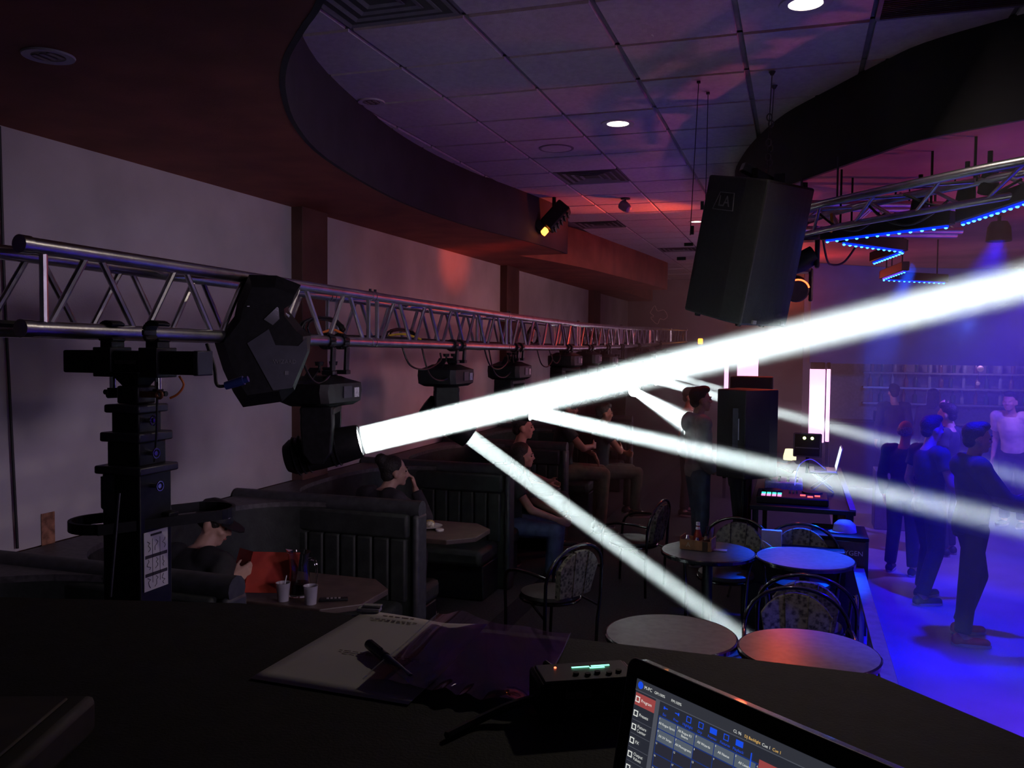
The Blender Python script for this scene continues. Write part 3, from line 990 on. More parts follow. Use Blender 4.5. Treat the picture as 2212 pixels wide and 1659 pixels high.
def loudspeaker(t, F_, U_, S_, w, h_, d_, logo=True):
    M = Matrix((S_, F_, U_)).transposed().to_4x4()      # x: towards side, y: front, z: up
    b = MB()
    fw_, bw = w / 2, w / 2 * 0.72
    pts = [(-fw_, d_ * .5), (fw_, d_ * .5), (fw_, d_ * .18), (bw, -d_ * .5), (-bw, -d_ * .5), (-fw_, d_ * .18)]
    b.prism([(x, y) for x, y in pts][::-1], -h_ / 2, h_ / 2, M)
    cab = b.build('cabinet', SPM, t, bevel=.012, smooth=False)
    b = MB()
    for i in range(7):
        a0 = -w * .47 + w * .94 * i / 7
        a1 = -w * .47 + w * .94 * (i + 1) / 7
        y0, y1 = [d_ * .5 + .035 * (1 - (a / (w * .47)) ** 2) for a in (a0, a1)]
        b.hexa([M @ Vector(p) for p in [(a0, d_ * .5, -h_ * .48), (a1, d_ * .5, -h_ * .48), (a1, y1, -h_ * .48), (a0, y0, -h_ * .48), (a0, d_ * .5, h_ * .48), (a1, d_ * .5, h_ * .48), (a1, y1, h_ * .48), (a0, y0, h_ * .48)]])
    b.build('grille', GRM, t)
    b = MB()
    for s_ in (-1, 1):
        b.box((s_ * w * .3, d_ * .53, -h_ * .47), (0.03, 0.03, 0.02), M)
    b.build('grille_badge', mat('badge_pale', (0.2, 0.2, 0.22), 0.5, noise=.2), t)
    for i in range(4):
        MB().cyl(M @ Vector((w * .25 * (1 if i % 2 else -1), d_ * (.3 if i < 2 else -.35), -h_ / 2)), M @ Vector((w * .25 * (1 if i % 2 else -1), d_ * (.3 if i < 2 else -.35), -h_ / 2 - .02)), 0.02, 0.016, 10).build('foot', BLACK, t)
    return M


Msp = loudspeaker(hs, F_, U_, S, 0.42, 0.78, 0.46)
# logo on the angled side panel facing us
side_a = Vector((0.21, 0.46 * .18, 0))
side_b = Vector((0.21 * .72, -0.46 * .5, 0))
dv_ = (side_a - side_b).normalized()
nrm = Vector((dv_.y, -dv_.x, 0))
mid = (side_a * .55 + side_b * .45) + nrm * 0.0025 + Vector((0, 0, 0.25))
LM = Msp @ frame(mid, dv_, (0, 0, 1))
text('logo_letters', 'LA', 0.085, mat('logo_grey', (0.16, 0.16, 0.17), 0.5, noise=.1), LM, hs)
b = MB()
fr = [(-.085, -.045), (.085, -.045), (.072, .05), (-.045, .05)]
for (x0, y0), (x1, y1) in zip(fr, fr[1:] + fr[:1]):
    b.bar(LM @ Vector((x0, y0, 0)), LM @ Vector((x1, y1, 0)), 0.004, 0.003, up=LM.to_3x3() @ Vector((0, 0, 1)))
b.build('logo_frame', mat('logo_grey', (0.16, 0.16, 0.17)), hs)
b = MB()
b.bar((-0.02, -0.02, 0.47), (0.22, 0.14, 0.35), 0.05, 0.05)
b.build('rigging_bar', GREYM, hs, bevel=.006)
MB().box((0.18, 0.05, 0.38), (0.06, 0.06, 0.10)).build('rigging_bracket', BLACKM, hs, bevel=.004)
MB().box((0.05, -0.01, 0.40), (0.03, 0.03, 0.12)).build('rigging_bracket', BLACKM, hs, bevel=.004)
for px_, py_, top in ((0.13, 0.0, 0.99), (0.135, 0.25, 0.985)):
    b = MB()
    b.cyl((px_ - .02, py_ * .4, 0.45), (px_, py_, top), 0.003, n=6)
    b.lathe([(0, 0), (.02, 0), (.008, -.02), (0, -.02)], 10, Matrix.Translation((px_, py_, top)))
    for z in (0.52, 0.60, 0.74):
        b.tube([(px_ - .01 + .014 * math.cos(a * PI / 5), py_ * .6, z + .02 * math.sin(a * PI / 5)) for a in range(10)], 0.004, 5, closed=True)
    b.build('suspension_wire', GREYM, hs)
for px_, py_, z0 in ((-0.28, 0.06, 0.10), (-0.25, 0.30, 0.28)):
    b = MB()
    b.cyl((px_ - (0.03 if z0 < .2 else 0), py_ - .03, z0), (px_, py_, 0.99), 0.0025, n=6)
    b.box((px_, py_, .985), (.02, .02, .012))
    b.box((px_ - .02, py_ - .02, z0 + .03), (.02, .01, .05))
    b.build('suspension_wire', GREYM, hs)
b = MB()
for z in (0.02, -0.02):
    b.box((-0.33 + z, -0.03, z * 2), (0.05, 0.02, 0.018))
b.build('input_plug', BLACKM, hs)

# two small fixtures hidden behind the speaker
t = thing('moving_head_light', 'black moving head light peeking out behind the hanging loudspeaker', 'stage light', (0.02, 5.94, 3.37), 0, 'moving heads behind the loudspeaker')
MB().cyl((0, 0, 0), (0, 0, -0.28), 0.018, n=10).build('drop_pole', BLACKM, t)
MB().box((0, 0, -0.33), (0.2, 0.16, 0.09)).build('base', BLACK, t, bevel=.02)
for s_ in (-1, 1):
    MB().box((s_ * .085, 0, -0.45), (0.03, 0.09, 0.2)).build('yoke_arm', BLACK, t, bevel=.012)
hd = MB().lathe([(0, -.1), (.05, -.09), (.066, -.02), (.06, .08), (.05, .085), (0, .08)], 18, frame((0, 0, -.5), (0, 1, 0), (-.6, 0, 1))).build('head', BLACK, t)
t = thing('moving_head_light', 'moving head with a thin orange glowing ring behind the hanging loudspeaker', 'stage light', (-0.03, 6.76, 3.37), 0, 'moving heads behind the loudspeaker')
MB().cyl((0, 0, 0), (0, 0, -0.42), 0.018, n=10).build('drop_pole', BLACKM, t)
MB().box((0.0, 0, -0.46), (0.22, 0.2, 0.1)).build('base', BLACK, t, bevel=.02)
for s_ in (-1, 1):
    MB().box((s_ * .11, 0, -0.6), (0.03, 0.09, 0.24)).build('yoke_arm', BLACK, t, bevel=.012)
Mg = frame((0, -.02, -.62), (1, 0.2, 0), (0, -.35, 1))
hd = MB().lathe([(0, -.12), (.07, -.1), (.09, -.02), (.088, .08), (.075, .09), (0, .085)], 20, Mg).build('head', BLACK, t)
b = MB()
b.tube([Mg @ Vector((.085 * math.cos(a), .085 * math.sin(a), .09)) for a in [PI * (0.1 + .8 * i / 10) for i in range(11)]], 0.006, 6)
b.build('glow_ring', mat('orange_glow', (1, .2, .05), 0.4, emit=(1.0, 0.12, 0.03), estr=4), hd)

# ------------------------------------------------------------------ red-lit scanner under the ceiling
rf = thing('scanner_light', 'black scanner light with orange glowing mirror hanging at the soffit edge', 'stage light', (-2.44, 8.75, 3.853))
MB().cyl((0, 0, 0), (0.0, 0, -0.10), 0.02, n=10).build('mount', BLACKM, rf)
b = MB()
Mr = frame((0.02, 0.0, -0.20), (0.62, 0.25, 0.75), (-0.75, 0, 0.62))
b.box((0, 0, 0), (0.30, 0.16, 0.17), Mr)
b.build('housing', BLACK, rf, bevel=.02)
for i in range(5):
    MB().box((-0.11 + i * .05, -0.09, 0), (0.012, 0.02, 0.15), Mr).build('cooling_fin', BLACKM, rf)
MB().box((-0.19, 0.05, 0), (0.10, 0.12, 0.13), Mr).box((-0.27, 0.08, 0), (0.07, 0.05, 0.12), Mr).build('mirror_arm', BLACK, rf, bevel=.015)
MB().box((-0.20, -0.03, 0.03), (0.07, 0.05, 0.08), Mr).build('mirror', mat('scanner_glow', (1, .4, .1), 0.3, emit=(1.0, 0.25, 0.03), estr=7), rf, bevel=.01)

# ------------------------------------------------------------------ curved truss and LED bars over the dance floor
ct = thing('curved_truss', 'curved silver truss hung under the rosy soffit above the dance floor', 'truss', (0, 0, 0))
path = smoothpts([(-0.30, 6.6, 0), (-0.22, 5.95, 0), (0.03, 5.36, 0), (0.46, 4.80, 0), (0.92, 4.27, 0), (1.5, 3.85, 0), (2.3, 3.6, 0)], 5)
offs = [(0.0, 3.12), (0.24, 3.12), (0.12, 2.93)]
ch = []
for off, z in offs:
    P = []
    for i, p in enumerate(path):
        d = (path[min(i + 1, len(path) - 1)] - path[max(i - 1, 0)]).normalized()
        P.append(p + Vector((-d.y, d.x, 0)) * off + Vector((0, 0, z if off != .12 else 3.0)))
    ch.append(P)
for P, r_ in zip(ch, (0.022, 0.022, 0.018)):
    MB().tube(P, r_, 12).build('chord', ALU, ct)
for i in range(0, len(path) - 2, 3):
    for a, b_ in ((0, 1), (1, 2), (2, 0)):
        MB().cyl(ch[a][i], ch[b_][min(i + 2, len(path) - 1)], 0.009, n=8).build('brace', ALU, ct)
for i in (4, 12, 20, 27):
    MB().cyl(ch[0][i], ch[0][i] + Vector((0, 0, 0.24)), 0.006, n=6).build('hanger', GREYM, ct)

xt = thing('straight_truss', 'short silver cross truss behind the hanging loudspeaker', 'truss', (0.0, 5.68, 0))
for dy, z in ((0, 3.20), (.2, 3.20), (0, 3.04), (.2, 3.04)):
    MB().cyl((-.1, dy - .03, z), (.95, dy + .32, z), .02, n=12).build('chord', ALU, xt)
for i in range(6):
    for dy in (0, .2):
        x0, x1 = -.05 + i * .16, .11 + i * .16
        MB().cyl((x0, dy + x0 / 3, 3.20 if i % 2 else 3.04), (x1, dy + x1 / 3, 3.04 if i % 2 else 3.20), .009, n=8).build('brace', ALU, xt)
for x0 in (0.0, .8):
    MB().cyl((x0, .1 + x0 / 3, 3.2), (x0, .1 + x0 / 3, 3.37), .008, n=6).build('hanger', GREYM, xt)

LB = [((0.13, 5.64), (0.76, 5.10), 'near straight LED bar with blue diodes beside the hanging loudspeaker', 12),
      ((0.79, 5.04), (1.02, 4.05), 'LED bar with blue diodes running out of the picture at the upper edge', 16),
      ((0.24, 5.76), (0.65, 6.33), 'LED bar with blue diodes slanting behind the nearest bar', 11),
      ((0.66, 6.36), (0.53, 7.14), 'LED bar with blue diodes slanting back towards the far wall', 11),
      ((0.84, 7.92), (0.74, 8.78), 'small far LED bar with blue diodes above the bar counter', 9),
      ((0.73, 8.83), (1.36, 9.38), 'farthest horizontal LED bar with thin row of blue diodes', 13)]
for (x0, y0), (x1, y1), lab, nled in LB:
    a, b_ = Vector((x0, y0, 0)), Vector((x1, y1, 0))
    t = thing('led_bar', lab, 'led bar', (x0, y0, 2.95), 0, 'blue LED bars above the dance floor')
    d = b_ - a
    MB().bar((0, 0, .05), d + Vector((0, 0, .05)), 0.06, 0.075).build('housing', BLACK, t, bevel=.006)
    MB().bar(d.normalized() * .03 + Vector((0, 0, .008)), d * .97 + Vector((0, 0, .008)), 0.022, 0.014).build('diffuser_strip', LED_BLUE_STRIP, t)
    dd = d.normalized()
    sphm = MB().sph((0, 0, 0), (0.009, 0.009, 0.007), 8, 5)
    led0 = None
    for k in range(nled):
        pos = d * ((k + .5) / nled) + Vector((0, 0, 0.0))
        if led0 is None:
            led0 = sphm.build('led', LED_BLUE, t, loc=pos)
        else:
            share('led', led0.data, t, pos)
    for f_ in (.15, .85):
        MB().bar(d * f_ + Vector((0, 0, .085)), d * f_ + Vector((0, 0, .42)), 0.012, 0.012).build('hanger', BLACKM, t)
# pendant cables and pars on the curved truss
for i, (p0, p1, p2, lab) in enumerate([((0.1, 5.45, 3.1), (0.3, 5.35, 2.98), (0.45, 5.15, 3.05), 'black cable swag under the curved truss near the loudspeaker'),
                                      ((0.35, 5.2, 3.1), (0.55, 5.1, 2.97), (0.72, 4.9, 3.07), 'black cable swag in the middle of the curved truss'),
                                      ((0.12, 5.7, 3.05), (0.2, 5.95, 2.84), (0.35, 6.2, 2.98), 'black cable loop below the nearest LED bar'),
                                      ((0.5, 4.9, 3.1), (0.75, 4.75, 3.0), (0.95, 4.5, 3.08), 'black cable swag towards the upper picture edge')]):
    cable([p0, ((p0[0] + p1[0]) / 2, (p0[1] + p1[1]) / 2, p1[2] + .03), p1, ((p2[0] + p1[0]) / 2, (p2[1] + p1[1]) / 2, p1[2] + .03), p2], lab, CABLE, 0.007)
cable([(0.17, 5.48, 3.1), (0.175, 5.47, 3.03), (0.17, 5.48, 2.99)], 'short yellow strap hanging from the curved truss', STEEL_Y, 0.009)
for i, (x, y) in enumerate([(0.62, 5.25), (0.80, 4.95), (0.86, 4.72)]):
    t = thing('par_can', ['black par can over the end of the nearest LED bar', 'black par can between two LED bars on the curved truss', 'black par can above the LED bar at the upper edge'][i], 'stage light', (x, y, 3.12), 0, 'par cans on the curved truss')
    MB().lathe([(0, .05), (.035, .04), (.045, -.02), (.048, -.06), (.04, -.06), (.036, 0), (0, 0)], 16, Matrix.Rotation(.5, 4, 'X')).build('can', BLACK, t)
    b = MB()
    b.tube([(.055, 0, 0), (.055, 0, .07), (-.055, 0, .07), (-.055, 0, 0)], .006, 6)
    b.build('yoke', BLACKM, t)
    MB().cyl((0, 0, .07), (0, 0, .14), .012, n=8).build('hook', BLACKM, t)

# wash pars under the soffit that throw the blue and pink light
for i, (x, y, z) in enumerate([(1.6, 5.6, 3.2), (1.5, 7.8, 3.2), (2.6, 10.0, 3.2), (2.9, 4.8, 3.1)]):
    t = thing('par_can', ['black wash par under the rosy soffit nearest the LED bars', 'black wash par under the middle of the rosy soffit', 'black wash par at the far end of the rosy soffit', 'black wash par under the soffit beyond the curved truss'][i], 'stage light', (x, y, z), 0, 'wash pars under the soffit')
    MB().lathe([(0, .13), (.06, .125), (.085, .08), (.095, -.03), (.09, -.03), (.08, .07), (0, .10)], 20).build('can', BLACK, t)
    MB().cyl((0, 0, .12), (0, 0, 3.372 - z), .014, n=8).build('stem', BLACKM, t)

# ------------------------------------------------------------------ booths along the wall
VINYL = mat('booth_vinyl', (0.020, 0.024, 0.022), 0.62, noise=.35, nscale=14, bump=.15, bscale=60)
VINYL2 = mat('booth_top_vinyl', (0.040, 0.042, 0.046), 0.5, noise=.3, nscale=18)
LEDGE = mat('booth_ledge_laminate', (0.075, 0.07, 0.075), 0.5, noise=.35, nscale=30)
PY = [3.20, 5.18, 7.06, 8.95, 10.85, 12.8]
pads = MB().box((0, 0, 0), (0.112, 0.05, 0.42))
pad_me = None
ZT = 1.235
names = ['nearest double-sided dark vinyl booth bench, beside the tower', 'dark vinyl booth bench behind the red menu, with vertical channels', 'dark vinyl booth bench behind the plate of food', 'dark vinyl booth bench beside the seated man in printed tee', 'dark vinyl booth bench near the seated person with crossed arms', 'farthest dark vinyl booth bench along the wall']
for k, Y in enumerate(PY):
    t = thing('booth_bench', names[k], 'booth', (-2.32, Y, 0.2), 0, 'booth benches along the pale wall')
    MB().box((-0.72, 0, (ZT - .2) / 2), (1.42, 0.10, ZT - .2)).build('core_panel', VINYL, t, bevel=.01)
    MB().tube([(-1.43, 0, ZT - .215), (0.0, 0, ZT - .215)], 0.062, 12).build('top_roll', VINYL2, t)
    MB().box((-0.02, 0, (ZT - .24) / 2), (0.05, 0.15, ZT - .24)).build('end_panel', VINYL2, t, bevel=.02)
    for s_ in (-1, 1):
        MB().box((-0.76, s_ * .30, 0.36), (1.34, 0.46, 0.14)).build('seat_cushion', VINYL, t, bevel=.04)
        MB().box((-0.76, s_ * .27, 0.15), (1.34, 0.38, 0.29)).build('seat_base', BLACK, t, bevel=.01)
        MB().box((-0.74, s_ * .075, 0.92), (1.36, 0.06, 0.16)).build('head_pad', VINYL, t, bevel=.02)
        for i in range(11):
            if pad_me is None:
                o = pads.build('channel_pad', VINYL, t, bevel=.014, loc=(-0.13 - i * .122, s_ * .08, 0.63))
                pad_me = o
            else:
                c_ = pad_me.copy()
                C.objects.link(c_)
                c_.parent = t
                c_.location = (-0.13 - i * .122, s_ * .08, 0.63)
lab2 = ['dark ledge with curved edge along the wall beside the tower', 'dark ledge with curved edge along the wall behind the leaning woman', 'dark ledge with curved edge along the wall past the second pale panel', 'dark ledge with curved edge along the wall beside the tee-shirt man', 'farthest dark curved ledge along the wall']
for k in range(5):
    a, b_ = PY[k] + .06, PY[k + 1] - .06
    m_ = (a + b_) / 2
    arc = [(p.x, p.y) for p in smoothpts([(-3.0, a, 0), (-3.3, a + .10, 0), (-3.5, a + .38, 0), (-3.56, m_, 0), (-3.5, b_ - .38, 0), (-3.3, b_ - .10, 0), (-3.0, b_, 0)], 4)]
    poly = arc + [(-3.73, b_), (-3.73, a)]
    t = thing('booth_ledge', lab2[k], 'ledge', (0, 0, 0), 0, 'ledges behind the booths')
    MB().prism(poly, 0.2, ZT - .03).build('back_cushion', VINYL, t, angle=.9)
    MB().prism(poly, ZT - .03, ZT).build('ledge_top', LEDGE, t, smooth=False)
a = PY[0] - .06
arc = [(p.x, p.y) for p in smoothpts([(-3.56, 1.6, 0), (-3.5, a - .38, 0), (-3.3, a - .10, 0), (-3.0, a, 0)], 4)]
t = thing('booth_ledge', 'dark ledge with curved edge at the lower left behind the tower', 'ledge', (0, 0, 0), 0, 'ledges behind the booths')
MB().prism(arc + [(-3.73, a), (-3.73, 1.6)], 0.0, ZT - .03).build('back_cushion', VINYL, t, angle=.9)
MB().prism(arc + [(-3.73, a), (-3.73, 1.6)], ZT - .03, ZT).build('ledge_top', LEDGE, t, smooth=False)

WOODT = mat('booth_table_laminate', (0.075, 0.052, 0.045), 0.45, noise=.3, nscale=12)
for k, (y0, y1, lab) in enumerate([(3.84, 4.46, 'dark booth table with pitcher and red menu'), (5.52, 6.14, 'dark booth table holding a plate of food'), (7.55, 8.15, 'dark booth table in front of the seated group')]):
    t = thing('booth_table', lab, 'table', (-2.75, (y0 + y1) / 2, 0.2), 0, 'booth tables')
    hw = (y1 - y0) / 2
    pl = [(-.72, -hw), (.46, -hw), (.62, -hw + .16), (.62, hw - .16), (.46, hw), (-.72, hw)]
    MB().prism(pl, 0.715, 0.75).build('table_top', WOODT, t, bevel=.006, smooth=False)
    MB().cyl((0, 0, 0.03), (0, 0, 0.715), 0.04).build('pedestal', BLACKM, t)
    MB().lathe([(0, .03), (.06, .03), (.26, .012), (.27, 0), (0, 0)], 24).build('base', BLACKM, t)

# things on the booth tables
GLASS = mat('clear_glass', (0.95, 0.97, 1.0), 0.03, trans=1.0, ior=1.45)
PLAST = mat('clear_plastic', (0.75, 0.72, 0.82), 0.25, trans=0.55, ior=1.3, noise=.05)
BEER = mat('beer', (0.75, 0.55, 0.15), 0.1, trans=0.7, ior=1.33, noise=.05)
pt = thing('beer_pitcher', 'clear glass pitcher with a little beer beside the red menu', 'pitcher', (-2.52, 4.02, 0.951))
MB().lathe([(0, 0), (.055, 0), (.062, .01), (.058, .08), (.052, .15), (.06, .22), (.062, .235), (.058, .235), (.055, .22), (.047, .15), (.053, .08), (.055, .016), (0, .012)], 28).build('body', GLASS, pt)
MB().lathe([(0, .014), (.0535, .018), (.052, .07), (0, .07)], 24).build('beer', BEER, pt)
MB().tube(smoothpts([(.055, 0, .20), (.10, -.015, .205), (.118, -.018, .15), (.10, -.015, .06), (.06, 0, .05)], 5), .008, 8).build('handle', GLASS, pt)
MB().add([(-.05, -.02, .215), (-.05, .02, .215), (-.085, 0, .245), (-.052, -.02, .237), (-.052, .02, .237)], [(0, 1, 2), (0, 2, 3), (1, 4, 2), (3, 2, 4)]).build('spout', GLASS, pt)


def cup(loc, label, straw):
    t = thing('plastic_cup', label, 'cup', loc, 0, 'plastic cups')
    MB().lathe([(0, 0), (.029, 0), (.037, .095), (.039, .097), (.036, .097), (.0335, .09), (.027, .004), (0, .004)], 24).build('cup', PLAST, t)
    if straw:
        MB().cyl((-.01, 0, .006), (.018, .004, .135), .003, n=8).build('straw', WHITEP, t)


cup((-2.545, 3.905, 0.951), 'frosted plastic cup with a straw on the near booth table', True)
cup((-2.38, 3.905, 0.951), 'frosted plastic cup without straw at the near table corner', False)
ph = thing('remote_control', 'dark narrow remote lying at the corner of the near booth table', 'remote', (-2.30, 4.0, 0.951), 0.5)
MB().box((0, 0, .006), (.15, .045, .012)).build('body', BLACK, ph, bevel=.004)
for i in range(4):
    MB().box((-.03 + i * .02, 0, .013), (.012, .02, .003)).build('button', mat('button_grey', (.3, .28, .3), .5, noise=.2), ph)
mn = thing('menu', 'bright red menu held open by the man in the black cap', 'menu', (-2.63, 3.98, 0.955))
REDM = mat('red_cover', (0.34, 0.028, 0.016), 0.5, noise=.15, nscale=12)
for s_, rx in ((1, 0), (-1, 0)):
    b = MB()
    a = Vector((-.075, -.10, 0.0))
    if s_ == 1:
        P = [(-.13, -.12, .03), (.09, .02, .01), (.055, .14, .20), (-.15, .0, .22)]
        nm = 'front_cover'
    else:
        P = [(-.13, -.12, .03), (-.15, .0, .22), (-.27, .05, .22), (-.25, -.08, .03)]
        nm = 'back_cover'
    n_ = (Vector(P[1]) - Vector(P[0])).cross(Vector(P[3]) - Vector(P[0])).normalized() * .002
    b.hexa([Vector(p) - n_ for p in P] + [Vector(p) + n_ for p in P])
    b.build(nm, REDM, mn, smooth=False)
pl_ = thing('plate_of_food', 'white oval plate with leftover food on the second booth table', 'plate', (-2.60, 5.85, 0.951))
MB().lathe([(0, .004), (.07, .004), (.115, .018), (.12, .022), (.115, .014), (.07, 0), (0, 0)], 28, Matrix.Diagonal((1.15, .85, 1, 1))).build('plate', mat('white_china', (.7, .68, .66), .2, noise=.03), pl_)
for i, (x, y, r_, cl) in enumerate([(-.03, 0, .04, (.5, .33, .08)), (.03, .02, .035, (.55, .4, .12)), (.05, -.02, .03, (.6, .55, .45)), (0, -.03, .03, (.45, .25, .06))]):
    MB().sph((x, y, .03), (r_ * 1.2, r_, .028), 10, 6).build('food', mat('food_%d' % i, cl, .7, noise=.5, nscale=60, bump=.5), pl_)
tag(MB().lathe([(0, 0), (.03, 0), (.032, .012), (.028, .016), (0, .012)], 18).build('sauce_cup', mat('white_china', (.7, .68, .66)), loc=(-2.45, 5.78, 0.951)), 'small white sauce lid beside the plate of food', 'cup')

# ------------------------------------------------------------------ round cafe tables
LAM = mat('grey_laminate', (0.15, 0.15, 0.16), 0.27, noise=.10, nscale=25, bump=.03, bscale=200)


def round_table(x, y, label):
    t = thing('round_table', label, 'table', (x, y, 0), 0, 'round cafe tables')
    MB().lathe([(0, .745), (.335, .745), (.345, .747), (.345, .75), (0, .75)], 56).build('table_top', LAM, t)
    MB().lathe([(.30, .715), (.345, .715), (.355, .722), (.356, .744), (.348, .7505), (.344, .748), (.342, .722), (.30, .718)], 56).build('edge_band', mat('edge_band', (.03, .03, .035), .2, 0.3, coat=.6, noise=.1), t)
    MB().lathe([(0, .70), (.16, .70), (.17, .715), (0, .715)], 24).build('mount_plate', BLACKM, t)
    MB().cyl((0, 0, .05), (0, 0, .70), .038, n=16).build('column', BLACKM, t)
    for a in range(4):
        M = Matrix.Rotation(a * PI / 2 + .4, 4, 'Z')
        MB().hexa([M @ Vector(p) for p in [(.0, -.03, 0.0), (.30, -.022, 0), (.30, .022, 0), (0, .03, 0), (0, -.03, .07), (.30, -.022, .02), (.30, .022, .02), (0, .03, .07)]]).build('foot', BLACKM, t, bevel=.006)
    return t


round_table(-0.62, 4.67, 'round grey table at the desk edge left of the slatted rail, without red reflection')
round_table(0.085, 4.655, 'round grey table with a red reflection, beside the low rail')
round_table(-0.62, 6.71, 'round grey table carrying the wooden condiment caddy')
round_table(0.085, 6.74, 'round table lit blue, beside the low rail')

# ------------------------------------------------------------------ chairs
FAB = bpy.data.materials.new('patterned_fabric')
FAB.use_nodes = True
nt = FAB.node_tree
bs = nt.nodes['Principled BSDF']
bs.inputs['Roughness'].default_value = .85
tc = nt.nodes.new('ShaderNodeTexCoord')
vo = nt.nodes.new('ShaderNodeTexVoronoi')
vo.inputs['Scale'].default_value = 34
vo.distance = 'CHEBYCHEV'
nz = nt.nodes.new('ShaderNodeTexNoise')
nz.inputs['Scale'].default_value = 70
nt.links.new(tc.outputs['Object'], vo.inputs['Vector'])
nt.links.new(tc.outputs['Object'], nz.inputs['Vector'])
cr = nt.nodes.new('ShaderNodeValToRGB')
cr.color_ramp.elements[0].position = .5
cr.color_ramp.elements[0].color = (.02, .018, .017, 1)
cr.color_ramp.elements[1].position = .98
cr.color_ramp.elements[1].color = (.21, .19, .15, 1)
mm = nt.nodes.new('ShaderNodeMath')
mm.operation = 'ADD'
m2 = nt.nodes.new('ShaderNodeMath')
m2.operation = 'MULTIPLY'
m2.inputs[1].default_value = .8
nt.links.new(vo.outputs['Distance'], mm.inputs[0])
nt.links.new(nz.outputs['Fac'], m2.inputs[0])
nt.links.new(m2.outputs[0], mm.inputs[1])
nt.links.new(mm.outputs[0], cr.inputs['Fac'])
nt.links.new(cr.outputs['Color'], bs.inputs['Base Color'])
FRAMEC = mat('chair_frame', (.03, .028, .028), .16, .7, coat=.8, noise=.1)


def make_chair(label):
    t = thing('cafe_chair', label, 'chair', (0, 0, 0), 0, 'cafe chairs with patterned backs')
    hoop = []
    for i in range(17):
        a = PI * i / 16
        hoop.append((.30 * math.cos(a), -.24 - .05 * math.sin(a), .62 + .25 * math.sin(a) ** .9))
    hoop = [(.27, -.22, 0.0), (.285, -.22, .25), (.30, -.235, .45)] + hoop + [(-.30, -.235, .45), (-.285, -.22, .25), (-.27, -.22, 0.0)]
    MB().tube(hoop, .013, 10).build('back_hoop', FRAMEC, t)
    for k, (x0, x1) in enumerate(((-.205, -.07), (-.07, .07), (.07, .205))):
        b = MB()
        n = 5
        top = lambda x: .50 + .335 * math.sqrt(max(0, 1 - (x / .245) ** 2)) ** .8
        vs = []
        for th in (-.018, .018):
            for i in range(n + 1):
                x = x0 + (x1 - x0) * i / n
                yb = -.255 - .03 * (1 - (x / .22) ** 2)
                vs.append((x * .82, yb + th + .03, .49))
                vs.append((x, yb + th - .015, top(x)))
        fs = []
        m_ = 2 * (n + 1)
        for i in range(n):
            fs.append((2 * i, 2 * i + 2, 2 * i + 3, 2 * i + 1)[::-1])
            fs.append((m_ + 2 * i, m_ + 2 * i + 2, m_ + 2 * i + 3, m_ + 2 * i + 1))
            fs.append((2 * i + 1, 2 * i + 3, m_ + 2 * i + 3, m_ + 2 * i + 1)[::-1])
            fs.append((2 * i, 2 * i + 2, m_ + 2 * i + 2, m_ + 2 * i))
        for i in (0, n):
            fs.append((2 * i, 2 * i + 1, m_ + 2 * i + 1, m_ + 2 * i))
        b.add(vs, fs)
        b.build('back_panel', FAB, t, bevel=.006)
    MB().lathe([(0, .43), (.20, .43), (.225, .45), (.22, .475), (.19, .485), (0, .488)], 28).build('seat', mat('seat_vinyl', (.03, .027, .027), .5, noise=.2), t)
    MB().tube([(.225 * math.cos(2 * PI * i / 24), .225 * math.sin(2 * PI * i / 24), .43) for i in range(24)], .011, 8, closed=True).build('seat_ring', FRAMEC, t)
    for s_ in (-1, 1):
        MB().tube(smoothpts([(s_ * .295, -.235, .66), (s_ * .30, -.05, .675), (s_ * .295, .12, .66), (s_ * .27, .205, .58), (s_ * .25, .22, .3), (s_ * .245, .23, 0)], 4), .0125, 10).build('arm_and_front_leg', FRAMEC, t)
        MB().cyl((s_ * .225, -.02, .43), (s_ * .288, -.225, .36), .009, n=8).build('stretcher', FRAMEC, t)
    return t


ch0 = make_chair('chair with back lit blue behind the blue table')
ch0.location = (0.06, 7.12, 0)
ch0.rotation_euler = (0, 0, PI)
dup(ch0, 'chair with tan back turned away, in front of the blue table', (0.10, 6.02, 0), (0, 0, -.05))
dup(ch0, 'chair with dark hoop facing the near table with red reflection', (0.04, 5.12, 0), (0, 0, PI + .05))
dup(ch0, 'lone chair turned to the booths with grey patterned back', (-1.72, 6.18, 0), (0, 0, math.radians(62)))
dup(ch0, 'chair half hidden behind the table with the condiment caddy', (-0.52, 7.20, 0), (0, 0, PI - .3))
dup(ch0, 'dark chair in the aisle beyond the slanting beam', (-1.45, 8.15, 0), (0, 0, math.radians(80)))

# ------------------------------------------------------------------ condiment caddy
cd = thing('condiment_caddy', 'small wooden condiment caddy with printed emblem on the round table', 'caddy', (-0.70, 6.75, 0.751), -.15)
WOODC = mat('caddy_wood', (.42, .20, .09), .5, noise=.35, nscale=16)
for nm, c_, d_ in [('side_panel', (0, -.075, .04), (.24, .008, .075)), ('side_panel', (0, .075, .04), (.24, .008, .075)), ('end_panel', (-.118, 0, .05), (.008, .145, .095)), ('end_panel', (.118, 0, .05), (.008, .145, .095)), ('bottom_panel', (0, 0, .005), (.232, .142, .008)), ('divider', (.03, 0, .04), (.006, .14, .06))]:
    MB().box(c_, d_).build(nm, WOODC, cd)
text('emblem', 'A', .05, mat('emblem_pale', (.6, .5, .4), .6, noise=.1), frame((-.055, -.0805, .04), (1, 0, 0), (0, 0, 1)), cd)
MB().box((.075, -.081, .04), (.04, .004, .072)).build('dark_stripe', mat('caddy_stripe', (.05, .02, .015), .5, noise=.2), cd)


